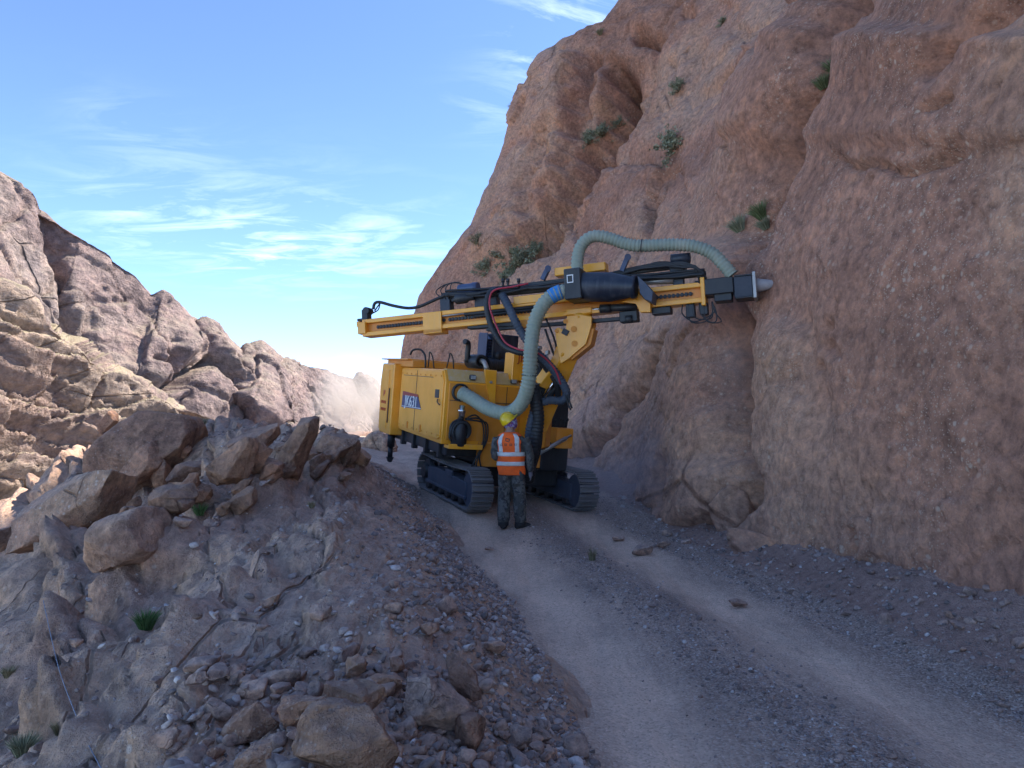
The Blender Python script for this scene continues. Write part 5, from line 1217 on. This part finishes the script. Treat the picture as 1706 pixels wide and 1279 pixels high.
def shrub(name, label, p, n_, r, mat, seed=0, leaves=900, group='plants growing in the rock'):
    """low shrub: twigs forking from the root, small leaves crowded on them"""
    rg = np.random.default_rng(seed); root = empty(name, np.array(p) - np.array(n_) * r * .1); tag(root, label, 'shrub', group)
    up = np.array([0, 0, .9]) + np.array(n_) * .6; up /= np.linalg.norm(up); b = MB(); tips = []
    for k in range(22):
        d = rg.normal(0, .75, 3) + up * 1.0; d /= np.linalg.norm(d); L = r * rg.uniform(.6, 1.1); mid = d * L * .5 + rg.normal(0, .06, 3) * r; e = d * L + rg.normal(0, .08, 3) * r
        b.tube([(0, 0, 0), mid, e], r * .02, 5, rads=[r * .025, r * .015, r * .006]); tips += [(mid, e)]
    b.build('stem', M['dry'], root)
    i = rg.integers(0, len(tips), leaves); t = rg.uniform(.1, 1.1, leaves)[:, None]
    A = np.array([x[0] for x in tips])[i]; B = np.array([x[1] for x in tips])[i]
    C = A + (B - A) * t + rg.normal(0, .09, (leaves, 3)) * r
    u = rg.normal(size=(leaves, 3)); u /= np.linalg.norm(u, axis=1)[:, None]; v = np.cross(u, rg.normal(size=(leaves, 3))); v /= np.linalg.norm(v, axis=1)[:, None]
    s = (r * .075 * rg.uniform(.6, 1.3, leaves))[:, None]
    V = np.stack([C - u * s, C + v * s * .45, C + u * s, C - v * s * .45], 1).reshape(-1, 3); F = np.arange(leaves * 4).reshape(-1, 4)
    link_mesh('foliage', np_mesh('foliage', V, F, {'shade': np.repeat(rg.random(leaves), 4)}), M[mat], root, smooth=False)
    return root
def cl(px, py): p, n = on_cliff(px, py); return p, n, p[1] / FPX
for i, (px, py, rp, kind, mat, lab) in enumerate([
    (1124, 232, 30, 's', 'sage', 'largest grey green bush high on the cliff face'), (1392, 112, 18, 't', 'green', 'tall green grass tuft at the top of the main crack'), (1374, 138, 15, 't', 'green', 'green grass tuft just below the tall tuft in the main crack'),
    (1272, 352, 19, 't', 'green', 'green tuft in the main crack above the curved hose'), (1232, 374, 17, 't', 'sage', 'grey green tuft left of the crack above the curved hose'), (1275, 372, 13, 't', 'sage', 'small tuft under the green tuft in the main crack'),
    (1002, 216, 20, 's', 'sage', 'grey bush on the ledge right of the rock tower'), (980, 230, 15, 's', 'sage', 'grey bush at the left end of the ledge beside the rock tower'), (1032, 206, 14, 's', 'sage', 'small grey bush at the right end of the ledge'), (1132, 142, 16, 's', 'sage', 'small grey bush above the largest bush on the cliff'), (1078, 180, 12, 't', 'sage', 'thin grey tuft on the bedding seam high on the cliff'),
    (868, 428, 26, 's', 'sage', 'widest grey shrub in the hollow below the rock tower'), (836, 420, 20, 's', 'sage', 'grey shrub left of the widest shrub in the hollow'), (808, 444, 17, 's', 'sage', 'grey shrub on the lower rim of the hollow below the tower'), (892, 410, 17, 's', 'sage', 'grey shrub at the right end of the hollow below the tower'), (794, 400, 13, 's', 'dry', 'dry shrub at the left rim of the hollow near the skyline'),
    (848, 458, 18, 's', 'sage', 'grey shrub just above the rig\'s hoses'), (857, 178, 8, 't', 'dry', 'tiny dry tuft on the skyline edge of the tower'), (1205, 35, 9, 's', 'sage', 'tiny bush near the top edge of the picture'), (1000, 54, 7, 't', 'dry', 'tiny tuft on the skyline near the top edge')]):
    p, n, k = cl(px, py + rp * .5)
    if kind == 's': shrub('shrub', lab, p, n, rp * k * 1.3, mat, 40 + i, 1400)
    else: tuft('grass_tuft', lab, p, n, rp * k * 1.2, mat, 420, 1.2, 60 + i)
for i, (px, py, rp, mat, bl_, lab) in enumerate([
    (243, 1040, 26, 'bright', 420, 'bright green grass tuft on the left slope'), (333, 855, 17, 'bright', 260, 'dark green tuft right below the smooth oval boulder'), (250, 922, 16, 'green', 240, 'grey green tuft left of the square block'), (180, 925, 13, 'sage', 200, 'small tuft under the squat boulder'),
    (36, 1245, 30, 'sage', 340, 'grey grass tuft in the bottom left corner'), (330, 708, 17, 'dry', 260, 'pale dry tuft at the right foot of the largest boulder'), (95, 1215, 18, 'dry', 240, 'dry tuft near the foot of the thin wire'), (14, 1120, 16, 'dry', 200, 'dry tuft at the left edge of the picture, lower slope'), (518, 840, 10, 'dry', 160, 'small dry tuft on the bank slope')]):
    p = on_spur(px, py + rp * .3); k = p[1] / FPX
    tuft('grass_tuft', lab, p, (0, 0, 1), rp * k * 1.0, mat, bl_, 1.1, 90 + i, 'grass tufts on the bank')
p = on_road(987, 932); tuft('grass_tuft', 'little yellowish tuft standing on the road right of the worker', p, (0, 0, 1), .10, 'dry', 140, 1.4, 120, 'grass tufts on the bank', .2, .4)
b = MB(); b.tube([at(72, 1000, 5.0), at(85, 1060, 4.4), at(100, 1120, 4.0), at(126, 1190, 3.6), at(150, 1245, 3.3), at(185, 1310, 3.0)], .0022, 6); o = b.build('wire', plain_mat('wire_blue', (.16, .18, .24), .5))
tag(o, 'thin bluish wire strung down over the lower left slope', 'wire')
# ================================================================== the worker
def ring_tube(bm, rings, sides=20):
    """closed loft through elliptical rings (centre, rx, ry[, axis])"""
    R = []
    for k, rg_ in enumerate(rings):
        c, rx, ry = rg_[:3]; c = np.array(c, float)
        R.append([bm.verts.new(c + np.array([math.cos(a) * rx, math.sin(a) * ry, 0])) for a in np.linspace(0, 2 * math.pi, sides, endpoint=False)])
    for a, b in zip(R[:-1], R[1:]):
        for k in range(sides): bm.faces.new((a[k], a[(k + 1) % sides], b[(k + 1) % sides], b[k]))
    bm.faces.new(R[0][::-1]); bm.faces.new(R[-1])
def person_mat(name, base, alt=None, alt2=None, scale=9, rough=.85):
    m, nt, b = new_mat(name); t = NT(nt); o = t.n('ShaderNodeTexCoord').outputs['Object']
    if alt:
        n = t.noise(scale, 3, .6, vec=o); n2 = t.noise(scale * 1.7, 3, .6, vec=t.map(o, loc=(3, 1, 7)))
        c = t.mix(t.mr(n, .49, .53), base, alt); c = t.mix(t.mr(n2, .55, .58), c, alt2)
    else:
        c = t.mix(1.0, base, t.ramp(t.noise(7, 5, .6, vec=o), [(.3, (.8, .8, .8)), (.7, (1.15, 1.15, 1.15))]), 'MULTIPLY')
    nt.links.new(c, b.inputs['Base Color']); b.inputs['Roughness'].default_value = rough
    nt.links.new(t.bump(t.noise(16, 4, .6, vec=t.map(o, scale=(1, 1, .5))), .5, .02), b.inputs['Normal'])
    return m
M['camo'] = person_mat('camouflage_cloth', (.065, .062, .055), (.12, .115, .105), (.035, .032, .036), 10)
M['vest'] = person_mat('orange_vest', (.95, .13, .015)); M['reflect'] = person_mat('reflective_tape', (.62, .60, .56), rough=.4)
M['boot'] = person_mat('boot', (.03, .027, .027)); M['glove'] = person_mat('glove', (.17, .16, .19)); M['skin'] = person_mat('skin', (.30, .17, .12), rough=.6)
M['helmet'] = plain_mat('yellow_helmet', (.75, .48, .01), .3); M['scarf'] = person_mat('purple_scarf', (.16, .06, .22), (.35, .36, .5), (.22, .08, .25), 30)
bm = bmesh.new(); mb = MB.__new__(MB); mb.bm = bm
ring_tube(bm, [((0, 0, .79), .14, .10), ((0, 0, .86), .178, .128), ((0, -.005, .95), .180, .130), ((0, -.01, 1.05), .176, .125), ((-.005, -.01, 1.18), .190, .128), ((-.01, -.01, 1.28), .205, .124), ((-.015, 0, 1.35), .195, .108), ((-.02, .005, 1.40), .135, .085), ((-.022, .01, 1.44), .07, .068), ((-.02, .015, 1.50), .055, .058)])
for sx, kx, ax, ay in ((-1, -.112, -.118, -.02), (1, .120, .128, .02)):
    mb.tube([(sx * .088, 0, .90), (sx * .098, .005, .70), (kx, .03, .47), (kx + sx * .004, .005, .30), (ax, ay, .10), (ax, ay, .05)], .1, 16, rads=[.108, .104, .088, .090, .082, .080])
    yaw = .15 if sx < 0 else -.75
    f = np.array([-math.sin(yaw), math.cos(yaw), 0]); a0 = np.array([ax, ay, 0])
    mb.tube([a0 - f * .075 + [0, 0, .05], a0 + f * .03 + [0, 0, .052], a0 + f * .14 + [0, 0, .038], a0 + f * .19 + [0, 0, .032]], .05, 12, rads=[.045, .055, .047, .026])
def arm(sh, el, wr, palm_dir, fing_dir, side):
    mb.tube([sh, (np.array(sh) + el) / 2 + [side * .008, 0, 0], el, (np.array(el) + wr) / 2, wr], .06, 14, rads=[.068, .064, .058, .052, .042])
    w = np.array(wr, float); d = np.array(palm_dir, float); d /= np.linalg.norm(d); fd = np.array(fing_dir, float); fd /= np.linalg.norm(fd)
    acr = np.cross(d, [side, 0, 0.001]); acr /= np.linalg.norm(acr)
    mb.tube([w, w + d * .03, w + d * .075], .03, 10, rads=[.030, .036, .036])
    for k in range(4):
        o = w + d * .07 + acr * (.030 - .020 * k); L = (.075, .085, .08, .062)[k]
        mb.tube([o - d * .015, o + d * L * .5, o + d * L * .75 + fd * L * .28, o + d * L * .7 + fd * L * .52], .0095, 8, rads=[.0105, .0105, .0095, .0085])
    o = w + d * .02 + acr * .032; mb.tube([o - d * .01, o + acr * .022 + d * .025 + fd * .012, o + acr * .024 + d * .058 + fd * .025], .011, 8, rads=[.013, .012, .010])
    return w
WR1 = arm((.195, 0, 1.335), (.285, .00, 1.06), (.268, .09, .845), (.02, .18, -1), (-.4, .6, -.1), 1)
WR2 = arm((-.215, 0, 1.335), (-.262, .05, 1.07), (-.17, .27, 1.03), (.4, .9, 0), (.7, .2, -.4), -1)
# head looking up to the right, at the drill
hf = np.array([.74, .40, .55]); hf /= np.linalg.norm(hf); hr = np.cross(hf, [0, 0, 1.]); hr /= np.linalg.norm(hr); hu = np.cross(hr, hf)
HC = np.array([-.035, .03, 1.575]); HR = np.stack([hr, hf, hu], 1)
V0, F0 = ICO[3]; V1 = V0 * [.073, .092, .112]; V1[:, 2] += -.012 * (V0[:, 1] > .2) * (V0[:, 2] < -.3)
nose = np.exp(-((V0[:, 0] / .22) ** 2 + ((V0[:, 2] + .12) / .25) ** 2)) * (V0[:, 1] > 0); V1[:, 1] += .022 * nose
for ex in (-.42, .42): V1[:, 1] -= .010 * np.exp(-(((V0[:, 0] - ex) / .16) ** 2 + ((V0[:, 2] - .08) / .12) ** 2)) * (V0[:, 1] > 0)
V1[:, 1] += .006 * np.exp(-((V0[:, 0] / .3) ** 2 + ((V0[:, 2] + .52) / .07) ** 2)) * (V0[:, 1] > 0)
vs_ = [bm.verts.new(HC + HR @ v) for v in V1]
for f in F0: bm.faces.new([vs_[i] for i in f])
for ex in (-1, 1): mb.tube([HC + HR @ np.array([ex * .070, -.005, .015]), HC + HR @ np.array([ex * .082, -.012, -.005]), HC + HR @ np.array([ex * .074, -.006, -.03])], .016, 8, rads=[.012, .016, .010])
bmesh.ops.recalc_face_normals(bm, faces=bm.faces)
me0 = bpy.data.meshes.new('person_src'); bm.to_mesh(me0); bm.free()
tmp = bpy.data.objects.new('person_src', me0); COL.objects.link(tmp)
md = tmp.modifiers.new('r', 'REMESH'); md.mode = 'VOXEL'; md.voxel_size = .0085
md = tmp.modifiers.new('s', 'SMOOTH'); md.iterations = 4; md.factor = .5
body = bpy.data.meshes.new_from_object(tmp.evaluated_get(bpy.context.evaluated_depsgraph_get()))
bpy.data.objects.remove(tmp, do_unlink=True)
body.materials.clear()
for k in ('camo', 'boot', 'glove', 'skin'): body.materials.append(M[k])
co = np.empty(len(body.vertices) * 3, np.float32); body.vertices.foreach_get('co', co); co = co.reshape(-1, 3)
# folds in the cloth
nrm = np.empty(len(co) * 3, np.float32); body.vertices.foreach_get('normal', nrm); nrm = nrm.reshape(-1, 3)
cloth = (co[:, 2] > .12) & (co[:, 2] < 1.38) & (np.linalg.norm(co - (WR1 + [0, 0, -.08]), axis=1) > .10) & (np.linalg.norm(co - (WR2 + [.03, .08, 0]), axis=1) > .11)
co = co + nrm * ((.011 * ridged(co * [7, 7, 11], 3, 5) + .006 * fbm(co * 22, 2, 8)) * cloth)[:, None]
body.vertices.foreach_set('co', co.ravel().astype(np.float32))
cen = np.array([p.center for p in body.polygons]); mi = np.zeros(len(cen), np.int32)
mi[cen[:, 2] < .105] = 1
mi[np.linalg.norm(cen - (WR1 + np.array([0, .02, -.09])), axis=1) < .105] = 2
mi[np.linalg.norm(cen - (WR2 + np.array([.05, .09, 0])), axis=1) < .12] = 2
mi[cen[:, 2] > 1.425] = 3
body.polygons.foreach_set('material_index', mi)
PP = on_road(852, 880)
person = link_mesh('person', body); person.location = PP + [0, 0, -.012]; person.rotation_euler = (0, 0, math.radians(-14))
tag(person, 'worker in orange vest, camouflage clothes and yellow helmet, back turned, standing before the rig', 'person')
# vest: shell over the torso with arm openings
TR = [(.80, 0, 0, .196, .146), (.88, 0, 0, .200, .150), (.95, 0, -.005, .200, .150), (1.05, 0, -.01, .197, .146), (1.18, -.005, -.01, .208, .148), (1.28, -.01, -.01, .218, .143), (1.35, -.015, 0, .205, .124), (1.40, -.02, .004, .148, .100), (1.425, -.022, .008, .098, .085)]
def torso(z, a, o=0.0):
    v = [np.interp(z, [t[0] for t in TR], [t[k] for t in TR]) for k in (1, 2, 3, 4)]
    fold = .006 * math.sin(z * 31 + 3 * a) + .005 * math.sin(5 * a + z * 17)
    return np.array([v[0] + (v[2] + o + fold) * math.cos(a), v[1] + (v[3] + o + fold) * math.sin(a), z])
def shell(name, zs, angs, keep, mat, o=0.0, thick=.006):
    bm = bmesh.new(); G = {}
    for i, z in enumerate(zs):
        for j, a in enumerate(angs): G[i, j] = bm.verts.new(torso(z, a, o))
    n = len(angs); closed = abs(angs[-1] - angs[0] - 2 * math.pi) < .2
    for i in range(len(zs) - 1):
        for j in range(n if closed else n - 1):
            z, a = .5 * (zs[i] + zs[i + 1]), .5 * (angs[j] + angs[(j + 1) % n]) if j + 1 < n else angs[j]
            if keep(z, a): bm.faces.new((G[i, j], G[i, (j + 1) % n], G[i + 1, (j + 1) % n], G[i + 1, j]))
    loose = [v for v in bm.verts if not v.link_faces]; bmesh.ops.delete(bm, geom=loose, context='VERTS')
    bmesh.ops.recalc_face_normals(bm, faces=bm.faces)
    bmesh.ops.solidify(bm, geom=list(bm.faces), thickness=-thick)
    me = bpy.data.meshes.new(name); bm.to_mesh(me); bm.free(); return link_mesh(name, me, mat, person)
ANG = list(np.linspace(0, 2 * math.pi, 72, endpoint=False))
def armhole(z, a): return not (z > 1.10 and (abs(math.cos(a)) > .80 - max(0, (z - 1.3)) * 1.2) and z < 1.37)
vest = shell('vest', list(np.linspace(.80, 1.425, 34)), ANG, armhole, M['vest'])
for z0 in (1.075, .935): shell('reflective_band', list(np.linspace(z0, z0 + .06, 5)), ANG, lambda z, a: True, M['reflect'], .0085, .004).parent = vest
for a0 in (-math.pi / 2 + .62, -math.pi / 2 - .62): shell('reflective_strap', list(np.linspace(1.135, 1.405, 16)), list(np.linspace(a0 - .17, a0 + .17, 7)), lambda z, a: True, M['reflect'], .0085, .004).parent = vest
def vest_pt(dx, z): a = -math.pi / 2 + dx / .15; return torso(z, a, .010)
for k, (dx, z, w, h) in enumerate([(-.01, 1.335, .05, .010), (-.025, 1.315, .012, .05), (.012, 1.31, .012, .045), (-.005, 1.292, .06, .010)]):
    b = MB(); b.box(vest_pt(dx, z), (w, .006, h), rot3(dx / .15, 0, .25), 0); b.build('emblem_stroke', M['darkprint'], vest)
for k in range(4):
    for (ox, oz, w, h) in ((0, .012, .030, .006), (0, -.012, .030, .006), (-.008, 0, .006, .034), (.010, 0, .006, .034)):
        dx = -.075 + .05 * k + ox; b = MB(); b.box(vest_pt(dx, 1.245 + oz), (w, .006, h), rot3(dx / .15, 0, 0), 0); b.build('lettering_stroke', M['darkprint'], vest)
# helmet and scarf
HU, HO = HR @ np.array([0, -.10, 1.]), HC + HR @ np.array([0, -.004, .030]); HU /= np.linalg.norm(HU)
b = MB(); b.lathe(HO - HU * .012, HO + HU * .130, [(0, .112), (.03, .118), (.08, .116), (.25, .113), (.45, .105), (.65, .088), (.82, .062), (.94, .032), (1, .004)], 28); helmet = b.build('helmet', M['helmet'], person)
hfp = hf - HU * (hf @ HU); hfp /= np.linalg.norm(hfp); hrp = np.cross(hfp, HU)
b = MB(); rim = [HO - HU * .014 + (hrp * math.cos(t) * .118 + hfp * (.112 * math.sin(t) + .055 * max(0, math.sin(t)) ** 2)) for t in np.linspace(0, 2 * math.pi, 40, endpoint=False)]
b.prism(rim, HU * .008, 0); b.build('brim', M['helmet'], helmet)
b = MB(); b.tube([HO + HU * (.135 * math.sin(t)) + hfp * (-.118 * math.cos(t)) for t in np.linspace(.5, 2.6, 12)], .006, 8); b.build('ridge', M['helmet'], helmet)
V, F = ICO[4]; Vs = V[(V[:, 2] < .25)]; 
bm = bmesh.new(); vs_ = {}
for i, v in enumerate(V):
    if v[2] < .15: vs_[i] = bm.verts.new(HC + HR @ (np.array([v[0] * .087, v[1] * .104 + .004, v[2] * .128]) + v * .006 * math.sin(14 * v[0] + 9 * v[2])))
for f in F:
    if all(i in vs_ for i in f): bm.faces.new([vs_[i] for i in f])
bmesh.ops.recalc_face_normals(bm, faces=bm.faces); me = bpy.data.meshes.new('scarf'); bm.to_mesh(me); bm.free(); link_mesh('scarf', me, M['scarf'], person)

# ================================================================== drilling dust hanging in the air
def dust(name, label, c, size, dens, seed, col=(.62, .58, .60), scale=1.6, dpow=1.0):
    V, F = ICO[3]; me = np_mesh(name, V, F)
    m = bpy.data.materials.new(name); m.use_nodes = True; nt = m.node_tree; nt.nodes.clear()
    out = nt.nodes.new('ShaderNodeOutputMaterial'); pv = nt.nodes.new('ShaderNodeVolumePrincipled'); nt.links.new(pv.outputs[0], out.inputs['Volume'])
    pv.inputs['Color'].default_value = (*col, 1); pv.inputs['Anisotropy'].default_value = .2
    t = NT(nt); o = t.n('ShaderNodeTexCoord').outputs['Object']
    L = t.n('ShaderNodeVectorMath', operation='LENGTH'); nt.links.new(o, L.inputs[0])
    fall = t.math('POWER', t.mr(L.outputs['Value'], 1.0, .0), 1.4)
    n = t.mr(t.noise(scale, 4, .55, vec=t.map(o, loc=(seed, seed * 2, 0)), dist=.4), .32, .72)
    nt.links.new(t.math('MULTIPLY', t.math('MULTIPLY', fall, n), dens), pv.inputs['Density'])
    o_ = link_mesh(name, me, m); o_.location = c; o_.scale = size; tag(o_, label, kind='stuff'); return o_
dust('dust_cloud', 'pale dust plume drifting over the road behind the rig', at(588, 668, 44), (2.8, 3.0, 3.1), 2.4, 3, (.84, .76, .69))
dust('dust_cloud', 'thin bluish dust hanging at the cliff foot beside the rig', at(1085, 800, 12.6), (1.8, 1.6, 1.3), 1.0, 5, (.60, .60, .68))
dust('dust_cloud', 'faint dust falling down the rock below the drill bit', at(1225, 610, 10.9), (.6, .6, 1.3), 1.3, 9, (.66, .58, .52))
